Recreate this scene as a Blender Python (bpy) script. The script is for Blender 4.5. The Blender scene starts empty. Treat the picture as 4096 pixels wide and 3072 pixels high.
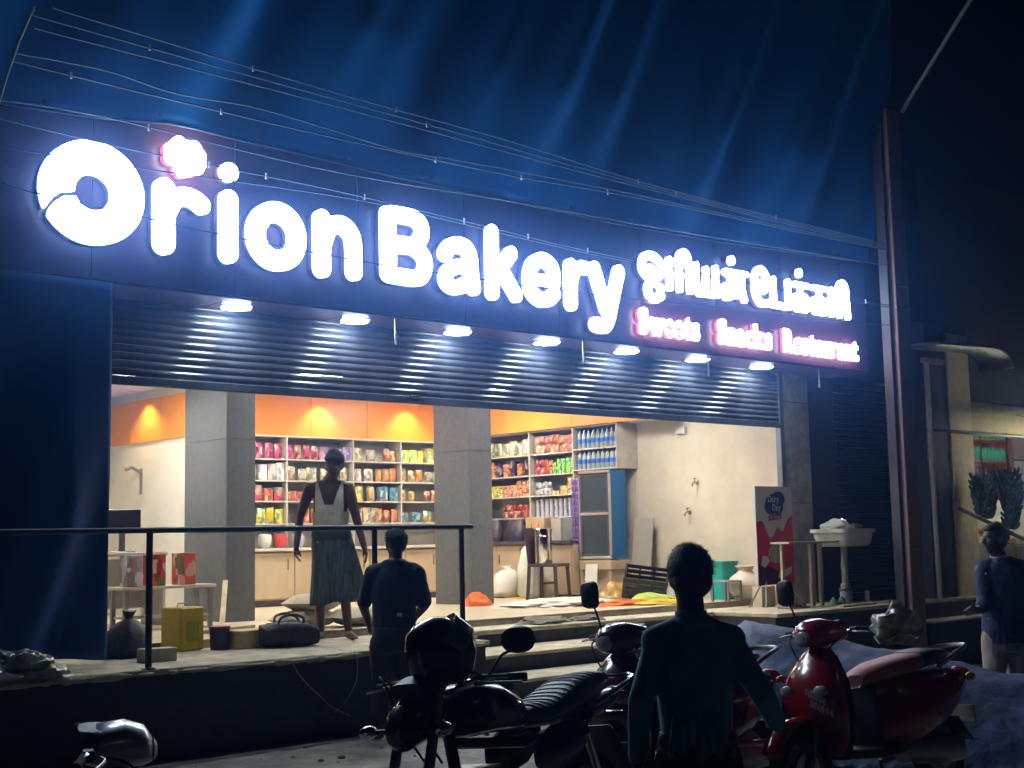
import bpy, bmesh, math, random
import numpy as np
from mathutils import Vector, Matrix, noise

random.seed(7)
sc = bpy.context.scene
C = sc.collection
PI = math.pi
R = math.radians

# ------------------------------------------------------------------ camera
YAW, PITCH, ROLL = 0.74220, 0.11342, -0.02037
cam = bpy.data.cameras.new('camera')
cam.sensor_width = 36.0
cam.lens = 47.70
cam.clip_start = 0.05
cam.clip_end = 2000
camo = bpy.data.objects.new('camera', cam)
C.objects.link(camo)
_f = Vector((math.sin(YAW) * math.cos(PITCH), math.cos(YAW) * math.cos(PITCH), math.sin(PITCH)))
_r0 = Vector((math.cos(YAW), -math.sin(YAW), 0))
_u0 = _r0.cross(_f)
_r = _r0 * math.cos(ROLL) + _u0 * math.sin(ROLL)
_u = _u0 * math.cos(ROLL) - _r0 * math.sin(ROLL)
_m = Matrix((( _r.x, _u.x, -_f.x), (_r.y, _u.y, -_f.y), (_r.z, _u.z, -_f.z))).to_4x4()
_m.translation = Vector((0, 0, 1.5))
camo.matrix_world = _m
sc.camera = camo

# ------------------------------------------------------------------ night sky, moon-weak sun, exposure
world = bpy.data.worlds.new('World')
sc.world = world
world.use_nodes = True
wn = world.node_tree
wn.nodes.clear()
sky = wn.nodes.new('ShaderNodeTexSky')
sky.sky_type = 'NISHITA'
sky.sun_disc = False
sky.sun_elevation = R(35)
sky.sun_rotation = R(200)
bg = wn.nodes.new('ShaderNodeBackground')
bg.inputs['Strength'].default_value = 0.00006
wo = wn.nodes.new('ShaderNodeOutputWorld')
wn.links.new(sky.outputs[0], bg.inputs[0])
wn.links.new(bg.outputs[0], wo.inputs[0])
sl = bpy.data.lights.new('moon', 'SUN')
sl.energy = 0.002
sl.angle = R(0.5)
sl.color = (0.8, 0.88, 1.0)
so = bpy.data.objects.new('moon', sl)
so.rotation_euler = (R(55), 0, R(20))
C.objects.link(so)
sc.view_settings.view_transform = 'Standard'
sc.view_settings.look = 'None'
sc.view_settings.exposure = 1.8
sc.view_settings.gamma = 1.0
sc.render.engine = 'CYCLES'
sc.cycles.use_denoising = True
sc.cycles.use_adaptive_sampling = False
sc.cycles.use_light_tree = False
sc.cycles.max_bounces = 5
sc.cycles.diffuse_bounces = 2
sc.cycles.glossy_bounces = 2
sc.cycles.transmission_bounces = 4
sc.cycles.volume_bounces = 0
sc.cycles.transparent_max_bounces = 8
sc.cycles.sample_clamp_indirect = 4.0
sc.cycles.caustics_reflective = False
sc.cycles.caustics_refractive = False

# ------------------------------------------------------------------ materials
MATS = {}
def mat(name, col, rough=0.6, metal=0.0, var=0.15, vscale=6.0, bump=0.0, bscale=40.0, emit=None, estr=0.0,
        coat=0.0, trans=0.0, spec=0.5, alpha=1.0, stretch=None, sheen=0.0, grime=None):
    if name in MATS:
        return MATS[name]
    m = bpy.data.materials.new(name)
    m.use_nodes = True
    nt = m.node_tree
    b = nt.nodes['Principled BSDF']
    b.inputs['Roughness'].default_value = rough
    b.inputs['Metallic'].default_value = metal
    b.inputs['Specular IOR Level'].default_value = spec
    b.inputs['Coat Weight'].default_value = coat
    b.inputs['Coat Roughness'].default_value = 0.06
    b.inputs['Transmission Weight'].default_value = trans
    b.inputs['Alpha'].default_value = alpha
    if sheen:
        b.inputs['Sheen Weight'].default_value = sheen
    c4 = (*col, 1)
    b.inputs['Base Color'].default_value = c4
    if var or bump:
        tc = nt.nodes.new('ShaderNodeTexCoord')
        mp = nt.nodes.new('ShaderNodeMapping')
        nt.links.new(tc.outputs['Object'], mp.inputs[0])
        if stretch:
            mp.inputs['Scale'].default_value = stretch
    if var:
        n = nt.nodes.new('ShaderNodeTexNoise')
        n.inputs['Scale'].default_value = vscale
        n.inputs['Detail'].default_value = 6
        n.inputs['Roughness'].default_value = 0.65
        nt.links.new(mp.outputs[0], n.inputs[0])
        rp = nt.nodes.new('ShaderNodeValToRGB')
        lo = [max(0, x * (1 - var * 1.6)) for x in col]
        hi = [min(1, x * (1 + var * 1.2)) for x in col]
        if grime:
            lo = list(grime)
        rp.color_ramp.elements[0].position = 0.3
        rp.color_ramp.elements[1].position = 0.7
        rp.color_ramp.elements[0].color = (*lo, 1)
        rp.color_ramp.elements[1].color = (*hi, 1)
        nt.links.new(n.outputs[0], rp.inputs[0])
        nt.links.new(rp.outputs[0], b.inputs['Base Color'])
        rr = nt.nodes.new('ShaderNodeMapRange')
        rr.inputs['To Min'].default_value = max(0.02, rough * 0.8)
        rr.inputs['To Max'].default_value = min(1, rough * 1.25)
        nt.links.new(n.outputs[0], rr.inputs[0])
        nt.links.new(rr.outputs[0], b.inputs['Roughness'])
    if bump:
        n2 = nt.nodes.new('ShaderNodeTexNoise')
        n2.inputs['Scale'].default_value = bscale
        n2.inputs['Detail'].default_value = 5
        nt.links.new(mp.outputs[0], n2.inputs[0])
        bp = nt.nodes.new('ShaderNodeBump')
        bp.inputs['Strength'].default_value = bump
        bp.inputs['Distance'].default_value = 0.02
        nt.links.new(n2.outputs[0], bp.inputs['Height'])
        nt.links.new(bp.outputs[0], b.inputs['Normal'])
    if emit:
        b.inputs['Emission Color'].default_value = (*emit, 1)
        b.inputs['Emission Strength'].default_value = estr
    MATS[name] = m
    return m

# ------------------------------------------------------------------ mesh helpers
class MB:
    """collects shapes, then links them as one mesh object"""
    def __init__(s):
        s.v = []; s.f = []; s.T = Matrix.Identity(4)
    def add(s, vs, fs):
        o = len(s.v)
        s.v += [tuple(s.T @ Vector(p)) for p in vs]
        s.f += [tuple(i + o for i in f) for f in fs]
        return s
    def box(s, c, d, rz=0.0, bev=0.0, M=None):
        x, y, z = d[0] / 2, d[1] / 2, d[2] / 2
        if bev > 0:
            b = min(bev, x * .9, y * .9, z * .9)
            vs = []; 
            for sz in (-1, 1):
                for (ix, iy) in ((x - b, y), (x, y - b), (x, -y + b), (x - b, -y), (-x + b, -y), (-x, -y + b), (-x, y - b), (-x + b, y)):
                    vs.append((ix, iy, sz * (z - b)))
            for sz in (-1, 1):
                for (ix, iy) in ((1, 1), (1, -1), (-1, -1), (-1, 1)):
                    vs.append((ix * (x - b), iy * (y - b), sz * z))
            fs = [(i, 8 + i, 8 + (i + 1) % 8, (i + 1) % 8) for i in range(8)]
            # caps: 16..19 bottom, 20..23 top ; corner pairs (0,1),(2,3),(4,5),(6,7)
            for k, (o, base) in enumerate(((16, 0), (20, 8))):
                q = [o, o + 1, o + 2, o + 3]
                fs.append(tuple(q) if k == 0 else tuple(reversed(q)))
                pr = [(0, 1), (2, 3), (4, 5), (6, 7)]
                for c_, (a, b_) in enumerate(pr):
                    t = (o + c_, base + a, base + b_)
                    fs.append(t if k == 0 else tuple(reversed(t)))
                    nb = base + (b_ + 1) % 8
                    t = (o + c_, base + b_, nb, o + (c_ + 1) % 4)
                    fs.append(t if k == 0 else tuple(reversed(t)))
        else:
            vs = [(-x, -y, -z), (x, -y, -z), (x, y, -z), (-x, y, -z), (-x, -y, z), (x, -y, z), (x, y, z), (-x, y, z)]
            fs = [(3, 2, 1, 0), (4, 5, 6, 7), (0, 1, 5, 4), (1, 2, 6, 5), (2, 3, 7, 6), (3, 0, 4, 7)]
        if M is None:
            M = Matrix.Translation(Vector(c)) @ Matrix.Rotation(rz, 4, 'Z')
        vs = [tuple(M @ Vector(p)) for p in vs]
        return s.add(vs, fs)
    def bar(s, p, q, w, h, up=(0, 0, 1)):
        p = Vector(p); q = Vector(q); d = q - p; L = d.length
        if L < 1e-6: return s
        z = d.normalized(); u = Vector(up)
        if abs(z.dot(u)) > .98: u = Vector((1, 0, 0))
        x = u.cross(z).normalized(); y = z.cross(x)
        M = Matrix((x, y, z)).transposed().to_4x4(); M.translation = (p + q) / 2
        return s.box(None, (w, h, L), M=M)
    def tube(s, pts, r, n=10, cap=True, closed=False):
        pts = [Vector(p) for p in pts]
        rs = r if isinstance(r, (list, tuple)) else [r] * len(pts)
        vs = []; fs = []; N = len(pts); px = None
        for i, p in enumerate(pts):
            a = pts[(i - 1) % N] if (i > 0 or closed) else p
            b = pts[(i + 1) % N] if (i < N - 1 or closed) else p
            t = (b - a).normalized()
            if px is None:
                u = Vector((0, 0, 1)) if abs(t.z) < .9 else Vector((1, 0, 0))
                px = u.cross(t).normalized()
            else:
                px = (px - t * px.dot(t))
                px = px.normalized() if px.length > 1e-6 else Vector((1, 0, 0)).cross(t).normalized()
            py = t.cross(px)
            for k in range(n):
                an = 2 * PI * k / n
                vs.append(tuple(p + px * (math.cos(an) * rs[i]) + py * (math.sin(an) * rs[i])))
        for i in range(N if closed else N - 1):
            for k in range(n):
                a = i * n + k; b = i * n + (k + 1) % n; j = (i + 1) % N
                fs.append((a, b, j * n + (k + 1) % n, j * n + k))
        if cap and not closed:
            fs.append(tuple(reversed(range(n)))); fs.append(tuple(range((N - 1) * n, N * n)))
        return s.add(vs, fs)
    def lathe(s, prof, c=(0, 0, 0), n=20, M=None, sx=1, sy=1):
        vs = []; fs = []
        for (r, z) in prof:
            for k in range(n):
                a = 2 * PI * k / n
                vs.append((r * math.cos(a) * sx, r * math.sin(a) * sy, z))
        for i in range(len(prof) - 1):
            for k in range(n):
                fs.append((i * n + k, i * n + (k + 1) % n, (i + 1) * n + (k + 1) % n, (i + 1) * n + k))
        if prof[0][0] > 1e-5: fs.append(tuple(reversed(range(n))))
        if prof[-1][0] > 1e-5: fs.append(tuple(range((len(prof) - 1) * n, len(prof) * n)))
        if M is None: M = Matrix.Translation(Vector(c))
        return s.add([tuple(M @ Vector(p)) for p in vs], fs)
    def ell(s, c, r, n=16, m=10, rot=None):
        r = (r, r, r) if isinstance(r, (int, float)) else r
        prof = [(math.sin(PI * i / m), -math.cos(PI * i / m)) for i in range(m + 1)]
        prof[0] = (0.0004, -1); prof[-1] = (0.0004, 1)
        M = Matrix.Translation(Vector(c))
        if rot is not None: M = M @ rot
        M = M @ Matrix.Diagonal((*r, 1))
        return s.lathe(prof, n=n, M=M)
    def cap(s, p, q, r0, r1, n=14):
        """tapered capsule"""
        p = Vector(p); q = Vector(q); d = q - p; L = max(d.length, 1e-5)
        z = d / L; u = Vector((0, 0, 1)) if abs(z.z) < .9 else Vector((1, 0, 0))
        x = u.cross(z).normalized(); y = z.cross(x)
        M = Matrix((x, y, z)).transposed().to_4x4(); M.translation = p
        prof = [(.0004, -r0)] + [(r0 * math.sin(a), -r0 * math.cos(a)) for a in (.4, .8, 1.2)] + [(r0, 0), (r1, L)] + \
               [(r1 * math.cos(a), L + r1 * math.sin(a)) for a in (.4, .8, 1.2)] + [(.0004, L + r1)]
        return s.lathe(prof, n=n, M=M)
    def loft(s, secs, n=20, capends=True):
        """secs: (centre, half-width vec, half-height vec, exponent)"""
        vs = []; fs = []
        for (c, a, b, e) in secs:
            c = Vector(c); a = Vector(a); b = Vector(b)
            for k in range(n):
                t = 2 * PI * k / n
                ct, st = math.cos(t), math.sin(t)
                vs.append(tuple(c + a * (math.copysign(abs(ct) ** (2 / e), ct)) + b * (math.copysign(abs(st) ** (2 / e), st))))
        for i in range(len(secs) - 1):
            for k in range(n):
                fs.append((i * n + k, i * n + (k + 1) % n, (i + 1) * n + (k + 1) % n, (i + 1) * n + k))
        if capends:
            fs.append(tuple(reversed(range(n)))); fs.append(tuple(range((len(secs) - 1) * n, len(secs) * n)))
        return s.add(vs, fs)
    def xloft(s, secs, n=20):
        """secs along x: (x, zc, half width y, half height z, exponent)"""
        return s.loft([((x, 0, z), (0, w, 0), (0, 0, h), e) for (x, z, w, h, e) in secs], n)
    def mesh(s, name, m=None, smooth=False, fix=True):
        me = bpy.data.meshes.new(name)
        me.from_pydata(s.v, [], s.f)
        if fix:
            bm = bmesh.new(); bm.from_mesh(me)
            bmesh.ops.recalc_face_normals(bm, faces=bm.faces)
            bm.to_mesh(me); bm.free()
        if smooth:
            me.polygons.foreach_set('use_smooth', [True] * len(me.polygons))
            try: me.set_sharp_from_angle(angle=R(38))
            except Exception: pass
        if m: me.materials.append(m)
        return me
    def build(s, name, m, parent=None, smooth=False, fix=True):
        return link(name, s.mesh(name, m, smooth, fix), parent)

def link(name, me, parent=None, loc=None, rz=None):
    o = bpy.data.objects.new(name, me)
    C.objects.link(o)
    if parent is not None: o.parent = parent
    if loc is not None: o.location = loc
    if rz is not None: o.rotation_euler = (0, 0, rz)
    return o
def tag(o, label=None, cat=None, group=None, kind=None):
    if label: o['label'] = label
    if cat: o['category'] = cat
    if group: o['group'] = group
    if kind: o['kind'] = kind
    return o
def thing(name, loc, label, cat, group=None, rz=0.0):
    o = bpy.data.objects.new(name, None)
    o.empty_display_size = 0.1
    C.objects.link(o)
    o.location = loc; o.rotation_euler = (0, 0, rz)
    return tag(o, label, cat, group)
def struct(o):
    o['kind'] = 'structure'; return o
def B(name, c, d, m, parent=None, bev=0.0, rz=0.0):
    """box with its own origin at its centre"""
    b = MB().box((0, 0, 0), d, 0, bev)
    return link(name, b.mesh(name, m), parent, c, rz)
def dup(o, parent=None):
    c = o.copy(); C.objects.link(c); c.parent = parent
    for ch in list(o.children): dup(ch, c)
    return c
def remesh(mb, name, m, parent=None, vox=0.012, smooth=3):
    me = mb.mesh(name + '_src', None)
    o = bpy.data.objects.new('temporary', me); C.objects.link(o)
    md = o.modifiers.new('r', 'REMESH'); md.mode = 'VOXEL'; md.voxel_size = vox
    if smooth:
        ms = o.modifiers.new('s', 'SMOOTH'); ms.factor = .5; ms.iterations = smooth
    dg = bpy.context.evaluated_depsgraph_get()
    me2 = bpy.data.meshes.new_from_object(o.evaluated_get(dg))
    bpy.data.objects.remove(o); bpy.data.meshes.remove(me)
    me2.name = name
    me2.polygons.foreach_set('use_smooth', [True] * len(me2.polygons))
    me2.materials.clear(); me2.materials.append(m)
    return link(name, me2, parent)
def catmull(pts, k=6):
    P = [Vector(p) for p in pts]; out = []
    if len(P) < 3: return P
    for i in range(len(P) - 1):
        a = P[max(i - 1, 0)]; b = P[i]; c = P[i + 1]; d = P[min(i + 2, len(P) - 1)]
        for t in range(k):
            u = t / k
            out.append(.5 * ((2 * b) + (c - a) * u + (2 * a - 5 * b + 4 * c - d) * u * u + (3 * b - a - 3 * c + d) * u ** 3))
    return out + [P[-1]]

# ------------------------------------------------------------------ flat shapes from distance fields (sign letters, prints)
def contours(F, x0, z0, h):
    """marching squares on F<0, returns closed loops"""
    nx, nz = F.shape
    segs = {}
    IN = F < 0
    mix = np.argwhere((IN[:-1, :-1] != IN[1:, :-1]) | (IN[:-1, :-1] != IN[:-1, 1:]) | (IN[:-1, :-1] != IN[1:, 1:]))
    TAB = {1: [(3, 0)], 2: [(0, 1)], 3: [(3, 1)], 4: [(1, 2)], 5: [(3, 2), (1, 0)], 6: [(0, 2)], 7: [(3, 2)], 8: [(2, 3)], 9: [(2, 0)],
           10: [(0, 3), (2, 1)], 11: [(2, 1)], 12: [(1, 3)], 13: [(1, 0)], 14: [(0, 3)]}
    pts = {}
    def key(i, j, e):
        return {0: (i, j, 0), 1: (i + 1, j, 1), 2: (i, j + 1, 0), 3: (i, j, 1)}[e]
    def pt(k):
        i, j, d = k
        if d == 0: a, b = F[i, j], F[i + 1, j]; t = a / (a - b); return (x0 + (i + t) * h, z0 + j * h)
        a, b = F[i, j], F[i, j + 1]; t = a / (a - b); return (x0 + i * h, z0 + (j + t) * h)
    for i, j in mix:
        i = int(i); j = int(j)
        c = int(IN[i, j]) + 2 * int(IN[i + 1, j]) + 4 * int(IN[i + 1, j + 1]) + 8 * int(IN[i, j + 1])
        for a, b in TAB.get(c, []):
            segs[key(i, j, a)] = key(i, j, b)
    loops = []
    while segs:
        k0, k = segs.popitem(); lp = [k0]
        while k != k0 and k in segs:
            lp.append(k); k = segs.pop(k)
        if len(lp) > 5: loops.append([pt(q) for q in lp])
    return loops
def field(strokes, bounds, h=0.009, cuts=(), discs=(), rings=()):
    x0, x1, z0, z1 = bounds
    xs = np.arange(x0, x1 + h, h); zs = np.arange(z0, z1 + h, h)
    Xg, Zg = np.meshgrid(xs, zs, indexing='ij')
    F = np.full(Xg.shape, 9.0)
    def seg(a, b):
        dx, dz = b[0] - a[0], b[1] - a[1]; L = dx * dx + dz * dz + 1e-12
        t = np.clip(((Xg - a[0]) * dx + (Zg - a[1]) * dz) / L, 0, 1)
        return np.hypot(Xg - a[0] - t * dx, Zg - a[1] - t * dz)
    def poly(P):
        P = [(p.x, p.y) for p in catmull([(q[0], q[1], 0) for q in P], 5)] if len(P) > 2 else P
        d = np.full(Xg.shape, 9.0)
        for a, b in zip(P[:-1], P[1:]): d = np.minimum(d, seg(a, b))
        return d
    for (cx, cz, rx, rz) in discs:
        k = min(rx, rz)
        F = np.minimum(F, (np.hypot((Xg - cx) / rx, (Zg - cz) / rz) - 1) * k)
    for (cx, cz, rx, rz, ix, iz) in rings:
        o = (np.hypot((Xg - cx) / rx, (Zg - cz) / rz) - 1) * min(rx, rz)
        i_ = (np.hypot((Xg - cx) / ix, (Zg - cz) / iz) - 1) * min(ix, iz)
        F = np.minimum(F, np.maximum(o, -i_))
    for P, w in strokes: F = np.minimum(F, poly(P) - w / 2)
    for P, w in cuts: F = np.maximum(F, -(poly(P) - w / 2))
    return contours(F, x0, z0, h)
def shape_mesh(loops, depth, name, m):
    """filled loops in x/z, extruded by depth towards -y from y=0"""
    cu = bpy.data.curves.new('temporary', 'CURVE'); cu.dimensions = '2D'; cu.fill_mode = 'BOTH'
    cu.extrude = depth / 2
    for lp in loops:
        sp = cu.splines.new('POLY'); sp.points.add(len(lp) - 1)
        for p, q in zip(sp.points, lp): p.co = (q[0], q[1], 0, 1)
        sp.use_cyclic_u = True
    o = bpy.data.objects.new('temporary', cu); C.objects.link(o)
    dg = bpy.context.evaluated_depsgraph_get()
    me = bpy.data.meshes.new_from_object(o.evaluated_get(dg))
    bpy.data.objects.remove(o); bpy.data.curves.remove(cu)
    me.transform(Matrix.Translation((0, -depth / 2, 0)) @ Matrix.Rotation(PI / 2, 4, 'X'))
    me.name = name; me.materials.clear(); me.materials.append(m)
    return me
def char_mesh(ch, size, depth, m, bold=0.0, name='letter'):
    cu = bpy.data.curves.new('temporary', 'FONT'); cu.body = ch; cu.size = size; cu.extrude = depth / 2; cu.offset = bold
    o = bpy.data.objects.new('temporary', cu); C.objects.link(o)
    dg = bpy.context.evaluated_depsgraph_get()
    me = bpy.data.meshes.new_from_object(o.evaluated_get(dg))
    bpy.data.objects.remove(o); bpy.data.curves.remove(cu)
    me.transform(Matrix.Translation((0, -depth / 2, 0)) @ Matrix.Rotation(PI / 2, 4, 'X'))
    xs = [v.co.x for v in me.vertices]
    me.name = name; me.materials.clear(); me.materials.append(m)
    return me, (min(xs) if xs else 0), (max(xs) if xs else size * .3)
def word(text, x0, x1, z, size, y, depth, m, parent, bold=0.0, name='letter', gap=0.14, face=None, fdepth=0.0):
    ms = []; X = 0
    for ch in text:
        if ch == ' ': X += size * .35; continue
        me, a, b = char_mesh(ch, size, depth, m, bold, name)
        fm = None
        if face is not None:
            fm, a2, b2 = char_mesh(ch, size, fdepth, face, bold, name + '_face')
        ms.append((me, fm, X - a)); X += (b - a) + size * gap
    k = (x1 - x0) / (X - size * gap)
    out = []
    for me, fm, ox in ms:
        o = link(name, me, parent, (x0 + ox * k, y, z)); o.scale = (k, 1, 1)
        if fm is not None:
            link('letter_face', fm, o, (0, -depth - .001, 0))
        out.append(o)
    return out
# ------------------------------------------------------------------ levels
PF = 0.641      # veranda floor
IF_ = 0.70      # shop floor
def gz(x, y):
    return -0.022 * min(12.0, max(0.0, x - 7.0)) + 0.014 * noise.noise((x * .7, y * .7, 1.3)) + 0.007 * noise.noise((x * 2.6, y * 2.6, 4.1)) + 0.004 * noise.noise((x * 7, y * 7, 2.1))

# ---------------------------------------------------------------- ground
def axis(lo, hi, a, b, step):
    mid = list(np.arange(a, b, step))
    out = []
    k = 1.0
    p = a
    while p > lo:
        p -= k; k *= 1.6; out.append(max(p, lo))
    out = out[::-1] + mid
    k = 1.0; p = b
    while p < hi:
        out.append(min(p, hi)); p += k; k *= 1.6
    return out + [hi]
gx = axis(-150, 250, 0.5, 16, .12); gy = axis(-150, 250, 2.0, 10.2, .12)
gv = [(x, y, gz(x, y)) for y in gy for x in gx]
nx = len(gx)
gf = [(j * nx + i, j * nx + i + 1, (j + 1) * nx + i + 1, (j + 1) * nx + i) for j in range(len(gy) - 1) for i in range(nx - 1)]
gm = MB(); gm.v = gv; gm.f = gf
m_dirt = mat('packed sandy dirt', (0.26, 0.24, 0.21), .95, var=.4, vscale=2.2, bump=.9, bscale=9.0)
struct(gm.build('ground', m_dirt, smooth=True, fix=False))
# loose pebbles and rubble along the foot of the wall
rb = MB()
for i in range(170):
    x = random.uniform(2.0, 13.0); y = random.uniform(4.6, 8.75) if random.random() < .4 else random.uniform(8.0, 8.8)
    r = random.uniform(.008, .03)
    rb.ell((x, y, gz(x, y) + r * .3), (r, r * random.uniform(.6, 1), r * .6), 6, 4, Matrix.Rotation(random.uniform(0, 3), 4, 'Z'))
tag(rb.build('rubble', mat('sandy rubble', (.26, .24, .21), .95), smooth=False), kind='stuff', label='loose pebbles and rubble scattered on the dirt ground', cat='rubble')

# ---------------------------------------------------------------- veranda
m_conc = mat('dusty concrete', (0.56, 0.50, 0.38), .9, var=.3, vscale=3.5, bump=.35, bscale=24)
m_riser = mat('dark granite riser', (0.035, 0.035, 0.045), .55, var=.3, vscale=9)
ver = thing('veranda', (0, 0, 0), 'raised concrete shop veranda with a dark front wall and a dusty floor', 'veranda')
def slab(name, x0, x1, y0, y1, z0, z1, m, parent, bev=.006):
    return B(name, ((x0 + x1) / 2, (y0 + y1) / 2, (z0 + z1) / 2), (x1 - x0, y1 - y0, z1 - z0), m, parent, bev)
slab('front_wall', -6, 7.78, 8.88, 10.0, -.3, PF - .045, m_riser, ver)
slab('front_wall', 12.05, 14.35, 9.02, 10.0, -.5, PF - .045, m_riser, ver)
slab('inner_wall', 7.785, 12.045, 9.86, 10.2, -.3, PF - .045, m_riser, ver)
# floor slabs: uneven cast pieces
for (x0, x1, y0, y1) in [(-6, 4.2, 8.84, 10.3), (4.205, 6.0, 8.85, 10.3), (6.005, 7.80, 8.845, 10.3), (7.805, 9.9, 9.83, 10.3), (9.905, 12.02, 9.83, 10.3), (12.025, 14.40, 8.98, 10.3)]:
    slab('floor_slab', x0, x1, y0, y1, PF - .044, PF, m_conc, ver, .008)
# ragged mortar lip on the front edge
for i in range(46):
    x = random.uniform(3.2, 7.7); w = random.uniform(.03, .16)
    lip = MB().ell((0, 0, 0), (w, .02, random.uniform(.012, .03)), 8, 5)
    o = lip.build('mortar_lump', m_conc, ver, True); o.location = (x, 8.842, PF - .03)
# steps in the recess
st = thing('entrance_steps', (9.9, 9.3, 0), 'three pale concrete entrance steps with dark risers set into the veranda', 'steps')
for i, (yb, yf, z) in enumerate(((9.855, 9.12, .48), (9.10, 8.56, .32), (8.54, 7.98, .16))):
    slab('tread', 7.80 - 9.9, 12.03 - 9.9, yf - 9.3, yb - 9.3, z - .03, z, m_conc, st, .006)
    slab('riser', 7.82 - 9.9, 12.01 - 9.9, yf + .03 - 9.3, yb - 9.3, -.2, z - .032, m_riser, st, .002)
# wires dangling over the front wall
m_wire = mat('dusty pale wire', (.5, .48, .45), .7, var=0)
for k, pts in enumerate(([(5.75, 8.83, .645), (5.77, 8.80, .60), (5.86, 8.79, .47), (6.02, 8.79, .33), (6.13, 8.79, .24), (6.3, 8.79, .16)],
                         [(6.36, 8.83, .65), (6.37, 8.80, .56), (6.35, 8.79, .42), (6.27, 8.79, .30), (6.15, 8.79, .2)])):
    o = MB().tube(catmull(pts, 5), .0035, 5).build('dangling_wire', m_wire, None, True)
    tag(o, ['thin pale wire slanting down the dark veranda wall towards its foot', 'thin wire hanging from the veranda edge below the standing man'][k], 'wire', 'wires hanging over the veranda wall')

# ---------------------------------------------------------------- shop building
bld = thing('bakery_building', (9, 12, 0), 'bakery shop building with grey columns and cream side wall, open to the veranda', 'building')
def bw(name, x0, x1, y0, y1, z0, z1, m, bev=0.0, parent=None):
    return slab(name, x0 - 9, x1 - 9, y0 - 12, y1 - 12, z0, z1, m, parent or bld, bev)
m_cream = mat('cream painted plaster', (.70, .645, .54), .8, var=.09, vscale=2.2, bump=.06, bscale=60)
m_white = mat('white emulsion', (.78, .77, .72), .8, var=.07, vscale=2)
m_orange = mat('orange laminate panel', (1.0, .36, .06), .32, var=.05, vscale=3)
m_gran = mat('grey column cladding', (.125, .135, .145), .42, var=.12, vscale=14)
m_pill = mat('grey plaster pillar', (.34, .34, .33), .8, var=.28, vscale=5, bump=.15, bscale=50)
m_tile = mat('pale floor tile', (.62, .55, .42), .42, var=.10, vscale=5)
m_dark = mat('dark wall render', (.05, .05, .06), .85, var=.2)
# floor of shop as tiles
bw('floor_screed', 4.4, 13.6, 10.31, 15.5, .3, IF_ - .012, m_conc)
tile = MB().box((0, 0, 0), (.594, .594, .012), 0, .003).mesh('floor_tile', m_tile)
for i in range(16):
    for j in range(9):
        x = 4.3 + .6 * i; y = 10.62 + .6 * j
        if x > 13.35 or y > 15.3: continue
        link('floor_tile', tile, bld, (x - 9, y - 12, IF_ - .006))
bw('floor_edge', 4.4, 13.5, 10.302, 10.35, IF_ + .0005, IF_ + .010, m_conc, .003)
bw('yellow_floor_tape', 12.50, 12.62, 11.0, 14.6, IF_ + .0005, IF_ + .012, mat('yellow plastic edging', (.75, .5, .03), .5), .003)
bw('back_wall', 4, 13.8, 15.52, 15.7, .3, 3.6, m_white)
bw('side_wall', 13.602, 13.8, 10.06, 15.515, .3, 3.6, m_cream)
bw('left_wall', 3.9, 4.0, 10.3, 15.515, .3, 3.6, m_white)
bw('partition_wall', 7.50, 7.60, 13.36, 15.515, IF_, 3.54, m_white)
bw('ceiling', 4.0, 7.50, 10.31, 15.515, 3.30, 3.4, m_white)
bw('ceiling', 7.61, 13.6, 10.31, 15.515, 3.55, 3.6, m_white)
bw('ceiling_drop', 7.50, 7.605, 10.31, 13.355, 3.301, 3.6, m_white)
# orange fascia panels on partition, back wall and side wall
xs = [13.59]
for (y0, y1) in ((13.38, 14.1), (14.105, 14.85), (14.855, 15.5)):
    bw('orange_panel', 7.484, 7.499, y0, y1, 2.70, 3.20, m_orange, .002)
for i in range(6):
    bw('orange_panel', 7.62 + i * .95, 7.615 + (i + 1) * .95, 15.495, 15.515, 2.92, 3.548, m_orange, .002)
ys = [15.49, 14.45, 13.15, 12.32, 11.5]
for a, b in zip(ys[1:], ys[:-1]):
    bw('orange_panel', 13.16, 13.18, a + .004, b, 3.012, 3.548, m_orange, .002)
bw('fascia_support', 13.182, 13.6, 11.5, 15.5, 3.018, 3.548, m_white)
# shop columns
for k, (x, y, w, d) in enumerate(((7.37, 12.47, .345, .88), (10.99, 12.80, .37, .69))):
    col = bw('column_core', x + .02, x + w - .02, y + .02, y + d - .02, IF_, 3.54, m_gran)
    for z0, z1 in ((IF_, 1.62), (1.624, 2.6), (2.604, 3.53)):
        bw('cladding_slab', x, x + w, y, y + .018, z0, z1, m_gran, .002)
        bw('cladding_slab', x, x + .018, y + .019, y + d, z0, z1, m_gran, .002)
# right front pillar with shutter guide
bw('front_pillar', 13.66, 14.18, 9.98, 10.30, PF, 3.6, m_pill)
for z in (1.86, 3.1):
    bw('render_joint', 13.662, 14.178, 9.974, 9.979, z, z + .008, m_dark)
bw('shutter_guide', 13.575, 13.655, 9.97, 10.05, PF, 3.5, mat('blue grey steel', (.16, .19, .24), .4, .6), .006)
# upper wall behind the sign and tarpaulin, lintel
bw('upper_wall', -4, 16.3, 10.04, 10.11, 3.50, 8.6, m_dark)
bw('lintel', 4, 13.6, 10.115, 10.3, 3.2, 3.6, m_dark)
bw('roof_slab', -4, 16.3, 10.115, 16, 8.3, 8.6, m_dark)
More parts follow.
